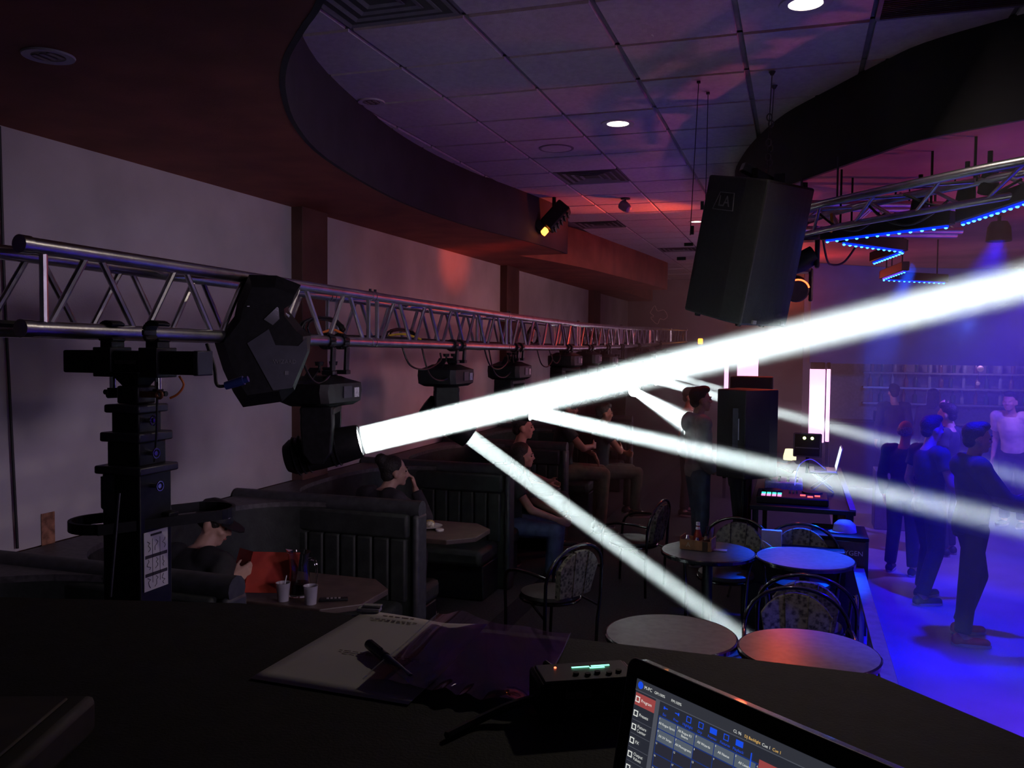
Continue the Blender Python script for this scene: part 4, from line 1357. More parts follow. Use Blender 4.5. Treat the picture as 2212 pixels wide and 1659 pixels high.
def jar(name, label, cat, x, y, prof, m_, capprof=None, cm=None, capname='cap'):
    M = Matrix.Rotation(-.15, 4, 'Z')
    p = M @ Vector((x, y, 0))
    t = thing(name, label, cat, (-0.70 + p.x, 6.75 + p.y, 0.761))
    MB().lathe(prof, 20).build('body', m_, t)
    if capprof:
        MB().lathe(capprof, 20).build(capname, cm, t)
    return t


t = jar('ketchup_bottle', 'red ketchup bottle with white cap standing in the caddy', 'bottle', -.01, .03, [(0, 0), (.031, 0), (.033, .01), (.032, .09), (.016, .14), (.013, .165), (0, .165)], mat('ketchup_red', (.35, .04, .02), .15, coat=.5, noise=.1), [(0, .19), (.015, .19), (.016, .165), (0, .165)], WHITEP)
MB().lathe([(.0165, .135), (.0185, .13), (.0145, .155), (.014, .155)], 20).build('neck_label', WHITEP, t)
jar('salt_shaker', 'glass salt shaker with metal cap in the caddy', 'shaker', -.075, -.03, [(0, 0), (.022, 0), (.022, .06), (.018, .07), (0, .07)], mat('salt_white', (.7, .7, .72), .2, noise=.1), [(0, .095), (.012, .092), (.02, .07), (0, .07)], CHROME)
jar('pepper_shaker', 'dark pepper shaker with metal cap in the caddy', 'shaker', .005, -.045, [(0, 0), (.02, 0), (.02, .055), (.016, .065), (0, .065)], mat('pepper_dark', (.05, .045, .04), .2, noise=.3), [(0, .088), (.011, .085), (.018, .065), (0, .065)], CHROME)
jar('sauce_bottle', 'squat brown sauce bottle at the front of the caddy', 'bottle', .07, -.02, [(0, 0), (.026, 0), (.027, .07), (.02, .09), (.013, .10), (0, .10)], mat('sauce_brown', (.08, .03, .02), .15, coat=.5, noise=.1), [(0, .118), (.012, .116), (.014, .10), (0, .10)], BLACK)
t = thing('drinking_glass', 'empty clear tumbler behind the ketchup bottle', 'glass', (-0.62, 6.87, 0.751))
MB().lathe([(0, 0), (.028, 0), (.036, .15), (.034, .15), (.0265, .008), (0, .006)], 24).build('tumbler', GLASS, t)
tag(MB().box((0, 0, 0), (.10, .06, .006)).build('napkin', WHITEP, loc=(-0.53, 6.74, 0.755)), 'folded white napkin beside the condiment caddy', 'napkin')

# ------------------------------------------------------------------ low rail beside the dance floor
rl = thing('low_rail', 'low grey wooden rail separating the tables from the blue dance floor', 'rail', (0.50, 4.4, 0))
RAILM = mat('rail_grey', (0.16, 0.155, 0.16), .6, noise=.2, nscale=14)
MB().box((0, 2.35, .535), (.085, 5.1, .03)).build('top_rail', RAILM, rl, bevel=.004)
for i in range(7):
    MB().box((-.01, .02 + i * .80, .26), (.035, .075, .52)).build('post', RAILM, rl, bevel=.003)

# ------------------------------------------------------------------ DJ corner
dt = thing('dj_table', 'long dark table loaded with DJ gear beside the dance floor', 'table', (0.06, 9.05, 0))
MB().box((0, 0, .93), (.86, 2.7, .04)).build('table_top', BLACK, dt, bevel=.006)
MB().box((.405, 0, .955), (.05, 2.72, .02)).build('edge_strip', RAILM, dt, bevel=.003)
for sx in (-1, 1):
    for sy in (-1, 1):
        MB().box((sx * .38, sy * 1.28, .455), (.05, .05, .91)).build('leg', BLACKM, dt)
MB().box((.41, 0, .46), (.012, 2.6, .88)).build('front_skirt', mat('skirt_black', (.012, .012, .02), .8, noise=.3), dt)

ps = thing('pole_loudspeaker', 'tall black loudspeaker on a pole beside the standing man', 'loudspeaker', (-0.47, 8.58, 1.49), 0)
loudspeaker(ps, Vector((.55, .83, 0)).normalized(), Vector((0, 0, 1)), Vector((.83, -.55, 0)).normalized(), .46, .84, .42)
MB().cyl((0, 0, -.44), (0, 0, -1.40), .02, n=12).build('pole', BLACKM, ps)
for a in range(3):
    MB().cyl((0, 0, -1.05), (.45 * math.cos(a * 2.1 + .3), .45 * math.sin(a * 2.1 + .3), -1.48), .013, n=8).build('tripod_leg', BLACKM, ps)
MB().box((-.02, -.215, .05), (.16, .012, .40)).build('amp_panel', GREYM, ps, bevel=.004)
MB().box((-.04, -.224, .05), (.014, .008, .20)).build('pale_slot', mat('panel_pale_grey', (.4, .45, .5), .4, noise=.1), ps)  # pale narrow slot on the amp panel
MB().sph((.03, -.222, .20), .009, 8, 6).build('power_led', mat('led_green', (.1, .8, .1), .4, emit=(.3, 1, .15), estr=4), ps)
sb = thing('small_loudspeaker', 'squat black loudspeaker seen just above the pole loudspeaker', 'loudspeaker', (-0.46, 9.65, 1.72))
MB().box((0, 0, .13), (.44, .30, .30)).build('cabinet', SPM, sb, bevel=.015)
MB().box((0, -.155, .13), (.40, .012, .26)).build('grille', GRM, sb, bevel=.005)
MB().cyl((0, 0, -.02), (0, 0, -1.5), .02, n=12).build('pole', BLACKM, sb)
for a in range(3):
    MB().cyl((0, 0, -1.3), (.3 * math.cos(a * 2.1 + .3), .3 * math.sin(a * 2.1 + .3), -1.71), .012, n=8).build('tripod_leg', BLACKM, sb)

# glowing totems
PINK = mat('pink_glow_sleeve', (.9, .5, .8), .5, emit=(1.0, .52, .86), estr=1.7)
for x, y, z0, z1, w, lab in [(0.29, 13.8, .9, 2.0, .22, 'wide glowing pink light column behind the DJ gear'), (0.45, 13.9, .9, 2.0, .055, 'slim glowing pink light column beside the wide one'), (-1.03, 13.6, .9, 2.2, .06, 'slim glowing pink light column behind the pole loudspeaker'), (-0.72, 13.7, .9, 2.25, .30, 'glowing pink light column half hidden by the pole loudspeaker')]:
    t = thing('light_column', lab, 'light column', (x, y, 0), 0, 'glowing pink light columns')
    MB().box((0, 0, (z0 + z1) / 2), (w, min(w, .2), z1 - z0)).build('glow_sleeve', PINK, t, bevel=.01)
    MB().box((0, 0, z1 + .05), (w * .9, min(w, .2) * .9, .10)).build('top_cap', BLACK, t, bevel=.006)
    MB().box((0, 0, z0 / 2), (w * .8, min(w, .2) * .8, z0)).build('plinth', BLACK, t)
point('light_column_lamp', (0.29, 13.5, 1.5), 8, (1, .5, .85), .1)

# gear
SILVER = mat('laptop_silver', (.55, .55, .58), .3, .8, noise=.05)
lp_ = thing('laptop', 'silver laptop on a raised stand seen from its edge', 'laptop', (0.25, 8.75, 1.14), 0)
MB().box((0, 0, .008), (.24, .33, .014)).build('base', SILVER, lp_, bevel=.004)
MB().box((-.02, 0, .017), (.11, .27, .004)).build('keyboard', mat('keyboard_dark', (.05, .05, .06), .5, noise=.6, nscale=150), lp_)
Ml = Matrix.Translation((.118, 0, .012)) @ Matrix.Rotation(.22, 4, 'Y')
MB().box((0, 0, .115), (.008, .33, .225), Ml).build('lid', SILVER, lp_, bevel=.003)
MB().box((-.006, 0, .115), (.003, .31, .20), Ml).build('screen', mat('laptop_screen', (.2, .25, .4), .2, emit=(.8, .85, 1), estr=1.2), lp_)
sd_ = thing('laptop_stand', 'metal folding stand holding up the silver laptop', 'stand', (0.25, 8.75, 0.952))
MB().box((0, 0, .178), (.26, .30, .008)).build('plate', GREYM, sd_)
for sy in (-1, 1):
    MB().bar((-.10, sy * .12, 0), (.10, sy * .12, .175), .02, .012).build('leg', SILVER, sd_)
    MB().bar((.10, sy * .12, 0), (-.10, sy * .12, .175), .02, .012).build('leg', SILVER, sd_)
mx = thing('effects_unit', 'tilted black unit with two glowing green meters behind the laptop', 'audio unit', (0.12, 9.85, 1.12), -.1)
Mt = Matrix.Rotation(-.12, 4, 'X')
MB().box((0, 0, .14), (.29, .06, .26), Mt).build('case', BLACK, mx, bevel=.012)
for nm, c_, d_ in [('border', (0, -.033, .262), (.28, .01, .012)), ('border', (0, -.033, .018), (.28, .01, .012)), ('border', (-.135, -.033, .14), (.012, .01, .24)), ('border', (.135, -.033, .14), (.012, .01, .24)), ('shelf_bar', (0, -.036, .11), (.24, .012, .012))]:
    MB().box(c_, d_, Mt).build(nm, mat('frame_pale_metal', (.35, .35, .38), .4, .5, noise=.1), mx)  # pale metal for the border and shelf bar
for sx in (-.03, .05):
    MB().sph(Mt @ Vector((sx, -.04, .215)), (.017, .008, .017), 10, 6).build('meter_light', mat('meter_glow', (.6, .9, .2), .4, emit=(.75, 1.0, .35), estr=3.5), mx)
MB().cyl((0, .05, -.165), (0, .03, .05), .02, n=10).build('post', BLACKM, mx)
ct2 = thing('dj_controller', 'DJ controller with lit green and pink pads on the table', 'dj controller', (-0.02, 8.05, 0.952), 0)
MB().box((0, 0, .03), (.60, .46, .06)).build('body', BLACK, ct2, bevel=.01)
for sx in (-.17, .17):
    MB().lathe([(0, .075), (.085, .075), (.09, .068), (.09, .06), (0, .06)], 28, Matrix.Translation((sx, .10, 0))).build('jog_wheel', BLACKM, ct2)
for j, (col, em) in enumerate([((.1, .8, .5), (.05, 1.0, .55)), ((.9, .2, .5), (1.0, .25, .55))]):
    for i in range(4):
        MB().box((-.24 + i * .045, -.06 - j * .10, .064), (.034, .05, .01)).build('pad', mat('pad_%d' % j, col, .4, emit=em, estr=1.6), ct2)
for i in range(3):
    MB().box((.09 + i * .06, -.08 - .06 * (i % 2), .064), (.045, .028, .01)).build('pad', mat('pad_red', (.9, .1, .1), .4, emit=(1, .13, .1), estr=1.5), ct2)
for i in range(6):
    MB().cyl((-.02 + (i % 3) * .03, .02 + (i // 3) * .05, .06), (-.02 + (i % 3) * .03, .02 + (i // 3) * .05, .082), .009, n=8).build('knob', GREYM, ct2)
m3 = thing('audio_mixer', 'silver faced audio mixer with knobs in the light beam', 'mixer', (-0.10, 8.62, 0.952), 0)
MB().box((0, 0, .05), (.34, .40, .10)).build('body', mat('mixer_face', (.35, .35, .38), .4, .3, noise=.2, nscale=60), m3, bevel=.008)
for i in range(12):
    MB().cyl((-.12 + (i % 4) * .08, -.12 + (i // 4) * .10, .10), (-.12 + (i % 4) * .08, -.12 + (i // 4) * .10, .122), .012, n=8).build('knob', BLACK, m3)
am = thing('power_amplifier', 'black rack amplifier with two red lamps in front of the DJ table', 'amplifier', (0.15, 7.42, 0.43))
MB().box((0, 0, .22), (.48, .40, .10)).build('case', BLACKM, am, bevel=.006)
for sx in (-.13, .03):
    MB().sph((sx, -.205, .225 - .1 * sx), .014, 8, 6).build('lamp', mat('lamp_red', (1, .1, .05), .4, emit=(1, .12, .05), estr=5), am)
MB().box((0, 0, .085), (.50, .42, .17)).build('rack_case', BLACK, am, bevel=.008)
cs_ = thing('road_case', 'dark road case with white lettering at the end of the DJ table', 'case', (0.36, 7.66, 0.0))
MB().box((0, 0, .38), (.42, .50, .76)).build('body', mat('case_purple', (.06, .035, .06), .55, noise=.2), cs_, bevel=.01)
MB().box((0, 0, .775), (.43, .51, .03)).build('lid', BLACK, cs_, bevel=.006)
text('lettering', 'OXYGEN', .055, WHITEP, frame((.06, -.2525, .66), (1, 0, 0), (0, 0, 1)), cs_)
MB().box((-.13, -.252, .64), (.07, .004, .03)).build('printed_logo', mat('dim_white', (.3, .3, .34), .6, noise=.6, nscale=90), cs_)
for sx in (-1, 1):
    MB().box((sx * .20, -.245, .38), (.025, .02, .76)).build('corner_edge', GREYM, cs_)
cp = thing('baseball_cap', 'cap lit bright blue lying on the road case', 'cap', (0.40, 7.62, 0.792), .4)
MB().lathe([(0, .10), (.05, .092), (.085, .06), (.095, .0), (.088, 0), (0, .0)], 20).build('crown', mat('cap_grey', (.4, .4, .42), .8, noise=.1), cp)
MB().prism([(-.075, -.05), (-.05, -.13), (0, -.155), (.05, -.13), (.075, -.05)], .0, .010, Matrix.Rotation(-1.2, 4, 'Z')).build('visor', mat('cap_grey', (.4, .4, .42)), cp)
tag(MB().box((0, 0, .10), (.16, .05, .20)).build('white_box', mat('white_card', (.55, .53, .56), .6, noise=.08), loc=(-0.17, 7.33, 0.62), bevel=.004), 'plain white upright box in front of the DJ controller', 'box')
tag(MB().box((0, 0, .31), (.52, .34, .62)).build('equipment_crate', BLACK, loc=(-0.14, 7.44, 0.0), bevel=.01), 'low black equipment crate under the white box', 'crate')
b = MB()
ps2 = thing('power_strip', 'pale power strip lying beside the white box', 'power strip', (-0.05, 7.29, 0.622), .05)
MB().box((0, 0, .02), (.34, .05, .04)).build('body', mat('strip_pale', (.4, .4, .42), .5, noise=.1), ps2, bevel=.004)
for i in range(5):
    MB().box((-.13 + i * .065, -.012, .042), (.03, .02, .004)).build('socket', BLACK, ps2)
cable([(-.2, 7.30, .64), (-.24, 7.26, .74), (-.12, 7.22, .68), (.02, 7.24, .645)], 'loose white cable curling round the white box', WHITEP, .004)
cable([(.0, 8.35, 1.04), (.03, 8.5, 1.2), (.14, 8.6, 1.26), (.27, 8.66, 1.165)], 'white cable looping up to the silver laptop', WHITEP, .005)
lmp = thing('desk_lamp', 'small glowing yellowish lamp behind the pole loudspeaker', 'lamp', (-0.06, 10.2, 0.952))
MB().lathe([(0, .22), (.05, .22), (.07, .14), (.07, .10), (0, .10)], 16).build('shade', mat('lamp_yellow', (.8, .75, .4), .5, emit=(1, .95, .55), estr=1.4), lmp)
MB().cyl((0, 0, 0), (0, 0, .12), .015, n=8).build('stem', BLACKM, lmp)

# ------------------------------------------------------------------ bar in the background
NAVY = mat('bar_navy', (.11, .12, .26), .7, noise=.3, nscale=2)
bw = struct(MB().box((3.6, 16.2, 2.92), (6.8, .3, 1.74)).build('wall_bar_header', NAVY), 'dark blue wall header above the bar opening', 'wall')
o = struct(MB().box((3.6, 18.2, 1.95), (6.8, .1, 3.8)).build('wall_bar_back', mat('bar_back_pale', (.42, .38, .44), .7, noise=.15)), 'pale back wall of the bar behind the bottles', 'wall')
o = struct(MB().box((0.15, 17.2, 1.95), (.12, 2.1, 3.8)).build('wall_bar_side', DARKW), 'dark side wall of the bar', 'wall')
bc = thing('bar_counter', 'long dark bar counter behind the dancers', 'bar', (3.7, 15.6, 0))
MB().box((0, 0, 1.08), (6.4, .66, .05)).build('counter_top', BLACK, bc, bevel=.01)
MB().box((0, .05, .53), (6.3, .5, 1.05)).build('front', mat('bar_front', (.05, .035, .05), .6, noise=.3, nscale=5), bc)
shn = ['upper back bar shelf crowded with bottles', 'middle back bar shelf with bottles', 'lower back bar shelf with bright edge']
bprof = [(0, 0), (.036, 0), (.038, .02), (.037, .16), (.015, .20), (.013, .26), (.016, .265), (.016, .275), (0, .275)]
bots = [MB().lathe([(r_ * s0, z * s1) for r_, z in bprof], 10) for s0, s1 in ((1, 1), (1.15, .9), (.85, 1.1))]
bm = [mat('bottle_amber', (.25, .12, .04), .1, coat=.5, noise=.1), mat('bottle_green', (.04, .12, .06), .1, coat=.5, noise=.1), mat('bottle_clear', (.4, .42, .5), .1, coat=.5, noise=.1)]
protos = {}
cnt = 0
pos_words = ['amber', 'green', 'pale']
for k, z in enumerate((1.86, 1.58, 1.28)):
    t = thing('bar_shelf', shn[k], 'shelf', (2.9, 18.0, z), 0, 'back bar shelves')
    MB().box((0, -.06, 0), (3.4, .26, .03)).build('board', mat('shelf_wood', (.14, .10, .10), .5, noise=.2), t)
    MB().box((0, -.195, 0), (3.4, .012, .032)).build('edge_strip', mat('shelf_edge', (.5, .5, .55), .3, .4, noise=.1), t)
    for i in range(16):
        v = (i * 7 + k * 3) % 3
        w_ = (i * 5 + k) % 3
        key = (v, w_)
        loc = (1.35 + i * .20 + random.uniform(-.03, .03), 17.93 + random.uniform(-.04, .04), z + .016)
        ordn = ['first', 'second', 'third', 'fourth', 'fifth', 'sixth', 'seventh', 'eighth', 'ninth', 'tenth', 'eleventh', 'twelfth', 'thirteenth', 'fourteenth', 'fifteenth', 'sixteenth'][i]
        lab = '%s bottle, %s from the left on the %s back bar shelf' % (pos_words[v], ordn, ['upper', 'middle', 'lower'][k])
        if key not in protos:
            protos[key] = bots[w_].build('bottle', bm[v])
            o = protos[key]
        else:
            o = protos[key].copy()
            C.objects.link(o)
        o.location = loc
        tag(o, lab, 'bottle', 'bottles on the back bar')
for x, w_, h_, lab in [(1.95, .25, .18, 'small dark box on top of the upper bar shelf'), (2.55, .45, .15, 'wide pale box on top of the upper bar shelf')]:
    tag(MB().box((0, 0, h_ / 2), (w_, .2, h_)).box((0, 0, h_ + .01), (w_ * .9, .18, .02)).build('storage_box', mat('bar_box', (.12, .10, .14), .6, noise=.3), loc=(x, 17.92, 2.14)), lab, 'box', 'boxes on the bar shelf')
pr = thing('card_terminal', 'small terminal with a bright white display on the bar', 'terminal', (1.35, 15.55, 1.106))
MB().box((0, 0, .09), (.26, .2, .18)).build('body', BLACK, pr, bevel=.01)
MB().box((-.04, -.105, .13), (.10, .008, .022)).build('display', mat('white_display', (.9, .9, 1), .4, emit=(.9, .95, 1), estr=2.5), pr)
for x, z, lab in [(3.05, 1.98, 'pale round globe lamp hanging high in the bar'), (3.02, 1.72, 'small pale globe lamp lower in the bar')]:
    t = thing('globe_lamp', lab, 'lamp', (x, 17.0, z))
    MB().sph((0, 0, 0), .055 if z > 1.9 else .035, 14, 10).build('globe', mat('globe_glow', (.6, .4, .45), .5, emit=(1, .55, .5), estr=.12), t)
    MB().cyl((0, 0, .03), (0, 0, 3.85 - z), .004, n=6).build('cord', CABLE, t)
t = thing('side_box', 'low dark box on the dance floor edge with a blue-lit cloth', 'box', (1.35, 12.1, 0))
MB().box((0, 0, .38), (.75, .4, .76)).build('body', mat('grey_box', (.12, .12, .13), .6, noise=.2), t, bevel=.01)
MB().box((.1, 0, .80), (.28, .25, .07)).build('cloth', mat('cloth_pale', (.5, .45, .45), .8, noise=.2), t, bevel=.03)

# ------------------------------------------------------------------ people
def voxel(mb, name, m, parent, size, smooth=4):
    me = bpy.data.meshes.new('tmp')
    me.from_pydata([tuple(p) for p in mb.v], [], mb.f)
    o = bpy.data.objects.new('tmp', me)
    r = o.modifiers.new('r', 'REMESH')
    r.mode = 'VOXEL'
    r.voxel_size = size
    r.use_smooth_shade = True
    s = o.modifiers.new('s', 'SMOOTH')
    s.factor = .5
    s.iterations = smooth
    out = evaluated(o)
    bpy.data.objects.remove(o)
    bpy.data.meshes.remove(me)
    out.name = name
    out.materials.clear()
    out.materials.append(m)
    out.polygons.foreach_set('use_smooth', [True] * len(out.polygons))
    q = bpy.data.objects.new(name, out)
    C.objects.link(q)
    q.parent = parent
    return q


STAND = dict(pel=(0, 0, .95), waist=(0, .01, 1.10), chest=(0, 0, 1.29), neck=(0, -.015, 1.47), head=(0, .02, 1.635),
             shL=(-.185, -.01, 1.41), shR=(.185, -.01, 1.41), elL=(-.235, -.03, 1.12), elR=(.235, -.03, 1.12), wrL=(-.235, .06, .88), wrR=(.235, .06, .88),
             hipL=(-.09, 0, .91), hipR=(.09, 0, .91), knL=(-.10, .02, .50), knR=(.10, .02, .50), anL=(-.10, -.02, .085), anR=(.10, -.02, .085))


def seated(s, **kw):
    d = dict(pel=(0, 0, s + .09), waist=(0, 0, s + .25), chest=(0, .01, s + .44), neck=(0, .02, s + .62), head=(0, .055, s + .785),
             shL=(-.185, .02, s + .56), shR=(.185, .02, s + .56), elL=(-.24, .08, s + .28), elR=(.24, .08, s + .28), wrL=(-.17, .30, s + .22), wrR=(.17, .30, s + .22),
             hipL=(-.09, .03, s + .07), hipR=(.09, .03, s + .07), knL=(-.13, .45, s + .06), knR=(.13, .45, s + .06), anL=(-.13, .42, .085), anR=(.13, .42, .085))
    d.update(kw)
    return d


def stand(**kw):
    d = dict(STAND)
    d.update(kw)
    return d


SK = {'light': (.50, .30, .22), 'tan': (.42, .25, .17), 'pale': (.58, .38, .30)}


def person(label, loc, rotz, J, k=1.0, skin='light', shirt=(.02, .02, .022), sleeve=1.0, pants=(.02, .02, .025), shoes=(.02, .02, .02),
           hair=(.015, .011, .009), hairstyle='short', head=(0, 0), hoodie=False, cap=False, vox=.011, handL=None, handR=None, face=True, collar=True, build=1.0, pocket=''):
    V = {a: Vector(b) * k for a, b in J.items()}
    t = thing('person', label, 'person', loc, rotz)
    skm = mat('skin_' + skin, SK[skin], .5, noise=.12, nscale=14, spec=.35)
    b = MB()
    w = build * k
    dirT = (V['neck'] - V['pel']).normalized()
    R_ = (V['shR'] - V['shL']).normalized()
    spine = [V['pel'] - dirT * .07 * k, V['pel'], V['waist'], V['chest'], V['chest'].lerp(V['neck'], .55), V['neck']]
    b.etube(spine, [(.12 * w, .09 * w), (.15 * w, .105 * w), (.13 * w, .093 * w), (.158 * w, .112 * w), (.145 * w, .095 * w), (.062 * w, .062 * w)], R_)
    b.cap(V['neck'] - dirT * .02, V['head'] - Vector((0, 0, .05 * k)), .058 * k, .053 * k)
    # head
    Hm = Matrix.Translation(V['head']) @ Matrix.Rotation(head[0], 4, 'Z') @ Matrix.Rotation(head[1], 4, 'X')
    hs_ = k

    def hp(x, y, z):
        return Hm @ Vector((x * hs_, y * hs_, z * hs_))
    R3 = Hm.to_3x3().to_4x4()

    def hs2(c, r):
        b.sph(hp(*c), tuple(x * hs_ for x in r), 14, 10, R3)
    hs2((0, -.012, .03), (.076, .097, .09))
    hs2((0, .022, -.035), (.062, .073, .075))
    hs2((0, .062, -.095), (.030, .026, .024))
    hs2((0, .03, -.075), (.052, .05, .035))
    hs2((0, .088, .012), (.048, .016, .014))          # brow
    hs2((0, .098, -.03), (.016, .022, .013))          # nose tip
    b.cap(hp(0, .09, .008), hp(0, .108, -.03), .010 * hs_, .013 * hs_, 8)
    hs2((0, .086, -.066), (.024, .012, .011))         # lips
    for s_ in (-1, 1):
        hs2((s_ * .037, .068, -.03), (.026, .02, .02))    # cheek
        hs2((s_ * .077, -.008, -.018), (.012, .022, .034))
    # arms, hands
    for sd, sx in (('L', -1), ('R', 1)):
        sh, el, wr = V['sh' + sd], V['el' + sd], V['wr' + sd]
        b.sph(sh, .062 * w, 10, 8)
        b.cap(V['chest'].lerp(sh, .6) + Vector((0, 0, .05 * k)), sh, .07 * w, .058 * w)
        b.cap(sh, el, .052 * w, .041 * w)
        b.cap(el, wr, .042 * w, .027 * k)
        if sd in pocket:
            continue
        hk = handL if sd == 'L' else handR
        d = (wr - el).normalized()
        up_, curl = None, .5
        if hk:
            d = Vector(hk[0]).normalized()
            up_ = Vector(hk[1])
            curl = hk[2] if len(hk) > 2 else .5
        pn = up_ if up_ is not None else Vector((-sx, 0, 0))      # palm normal
        side = d.cross(pn)
        if side.length < .05:
            side = d.cross(Vector((0, 1, 0)))
        side.normalize()
        pn = side.cross(d).normalized()
        kn = wr + d * .095 * k
        for f in range(4):
            o_ = side * (f - 1.5) * .0205 * k
            b.cap(wr + d * .015 + o_ * .6, kn + o_, .017 * k, .0125 * k, 8)
            ln = (.062, .074, .070, .054)[f] * k
            d1 = (d * math.cos(curl * .8) + pn * math.sin(curl * .8))
            d2 = (d * math.cos(curl * 2.0) + pn * math.sin(curl * 2.0))
            m_ = kn + o_ * 1.05 + d1 * ln * .55
            b.cap(kn + o_, m_, .0105 * k, .0095 * k, 8)
            b.cap(m_, m_ + d2 * ln * .5, .0095 * k, .008 * k, 8)
        ts_ = 1 if sx > 0 else -1
        tb_ = wr + d * .03 * k + side * ts_ * .03 * k
        td = (d * .7 + side * ts_ * .7 + pn * .3).normalized()
        b.cap(tb_, tb_ + td * .04 * k, .014 * k, .011 * k, 8)
        b.cap(tb_ + td * .04 * k, tb_ + td * .04 * k + (td * .6 + d * .6).normalized() * .03 * k, .011 * k, .009 * k, 8)
    # legs, feet
    toes = {}
    for sd, sx in (('L', -1), ('R', 1)):
        h_, kn_, an = V['hip' + sd], V['kn' + sd], V['an' + sd]
        b.cap(h_, kn_, .083 * w, .056 * w)
        b.cap(kn_, an, .056 * w, .038 * k)
        td = J.get('toe' + sd)
        td = Vector(td).normalized() if td else Vector((sx * .12, 1, 0)).normalized()
        toes[sd] = td
        b.cap(an + Vector((0, 0, -.035 * k)), an + td * .15 * k + Vector((0, 0, -.05 * k)), .036 * k, .03 * k)
    body = voxel(b, 'body', skm, t, vox)
    # shirt
    b = MB()
    e = .024 if hoodie else .012
    b.etube(spine[:-1] + [V['chest'].lerp(V['neck'], .86)], [(.135 * w + e, .10 * w + e), (.152 * w + e, .107 * w + e), (.136 * w + e, .099 * w + e), (.158 * w + e, .114 * w + e), (.146 * w + e, .097 * w + e), (.075 * w + e, .07 * w + e)], R_)
    for sd in 'LR':
        sh, el, wr = V['sh' + sd], V['el' + sd], V['wr' + sd]
        b.sph(sh, .066 * w + e, 10, 8)
        b.cap(V['chest'].lerp(sh, .6) + Vector((0, 0, .05 * k)), sh, .072 * w + e, .06 * w + e)
        if sleeve >= 1:
            b.cap(sh, el, .055 * w + e, .046 * w + e)
            b.tube([el, el.lerp(wr, .5), el.lerp(wr, .93)], [.047 * w + e, .043 * w + e, .034 * w + e], 10)
            b.sph(el, .047 * w + e, 10, 6)
        else:
            b.tube([sh, sh.lerp(el, sleeve)], [.056 * w + e, .055 * w + e * 1.3], 12)
    if hoodie:
        nb = V['neck']
        fwv = Vector((0, 1, 0))
        for i in range(9):
            a = PI * (-.15 + 1.3 * i / 8)
            b.sph(nb + Vector((.095 * k * math.cos(a), -.085 * k * math.sin(a) + .0, -.02 * k + .02 * k * math.sin(a))), (.042 * k, .045 * k, .05 * k), 10, 6)
        b.sph(nb + Vector((0, -.115 * k, -.06 * k)), (.09 * k, .05 * k, .085 * k), 12, 8)
    shm = mat('cloth_%.3f_%.3f_%.3f' % shirt, shirt, .85, noise=.25, nscale=9, bump=.5, bscale=11)
    voxel(b, 'hoodie' if hoodie else ('shirt' if sleeve >= 1 else 'tshirt'), shm, t, .013, 5)
    # trousers
    b = MB()
    e = .016
    b.etube([V['pel'] - dirT * .09 * k, V['pel'], V['pel'].lerp(V['waist'], .5)], [(.13 * w + e, .10 * w + e), (.152 * w + e, .108 * w + e), (.138 * w + e * .5, .1 * w + e * .5)], R_)
    for sd in 'LR':
        h_, kn_, an = V['hip' + sd], V['kn' + sd], V['an' + sd]
        b.cap(h_, kn_, .087 * w + e, .060 * w + e)
        b.tube([kn_, kn_.lerp(an, .5), kn_.lerp(an, .96)], [.060 * w + e, .054 * w + e, .048 * k + e], 12)
        b.sph(kn_, .060 * w + e, 12, 8)
    voxel(b, 'trousers', mat('denim_%.3f_%.3f_%.3f' % pants, pants, .85, noise=.3, nscale=12, bump=.5, bscale=13), t, .013, 5)
    for sd in 'LR':
        an, td = V['an' + sd], toes[sd]
        b = MB()
        f0 = an + Vector((0, 0, -an.z * 1 + .0)) if False else Vector((an.x, an.y, an.z - .085 * k))
        b.sph(f0 - td * .03 * k + Vector((0, 0, .05 * k)), (.046 * k, .05 * k, .052 * k), 12, 8)
        b.cap(f0 - td * .04 * k + Vector((0, 0, .04 * k)), f0 + td * .17 * k + Vector((0, 0, .036 * k)), .042 * k, .036 * k)
        so = voxel(b, 'shoe', mat('shoe_%.3f_%.3f' % shoes[:2], shoes, .6, noise=.2), t, .011)
        P = []
        sv = Vector((td.y, -td.x, 0))
        for i in range(20):
            a = 2 * PI * i / 20
            P.append(f0 + td * (.065 + .145 * math.cos(a)) * k + sv * (.046 * math.sin(a)) * k)
        n_ = 20
        MB().add([p + Vector((0, 0, .004)) for p in P] + [p + Vector((0, 0, .026 * k)) for p in P], [tuple(range(19, -1, -1)), tuple(range(20, 40))] + [(i, (i + 1) % n_, n_ + (i + 1) % n_, n_ + i) for i in range(n_)]).build('sole', mat('sole_pale', (.35, .33, .32), .6, noise=.1), so)
    # hair
    b = MB()

    def hh(c, r):
        b.sph(hp(*c), tuple(x * hs_ for x in r), 16, 10, R3)
    if cap:
        hh((0, -.018, .012), (.081, .094, .07))
    elif hairstyle == 'short':
        hh((0, -.026, .045), (.084, .096, .087))
        hh((0, .03, .095), (.062, .066, .042))
        hh((0, -.06, -.02), (.064, .052, .06))
    elif hairstyle == 'long':
        hh((0, -.026, .045), (.088, .098, .087))
        hh((0, -.065, -.05), (.08, .055, .10))
        hh((0, -.07, -.15), (.085, .05, .11))
        for s_ in (-1, 1):
            hh((s_ * .07, -.02, -.08), (.026, .045, .12))
    elif hairstyle == 'bun':
        hh((0, -.026, .045), (.086, .098, .086))
        hh((0, -.05, -.02), (.07, .06, .065))
        hh((0, -.10, .10), (.05, .05, .05))
    elif hairstyle == 'balding':
        hh((0, -.035, .01), (.083, .088, .07))
    voxel(b, 'hair', mat('hair_%.3f' % hair[0], hair, .6, noise=.4, nscale=60, bump=.8, bscale=90), t, .011, 2)
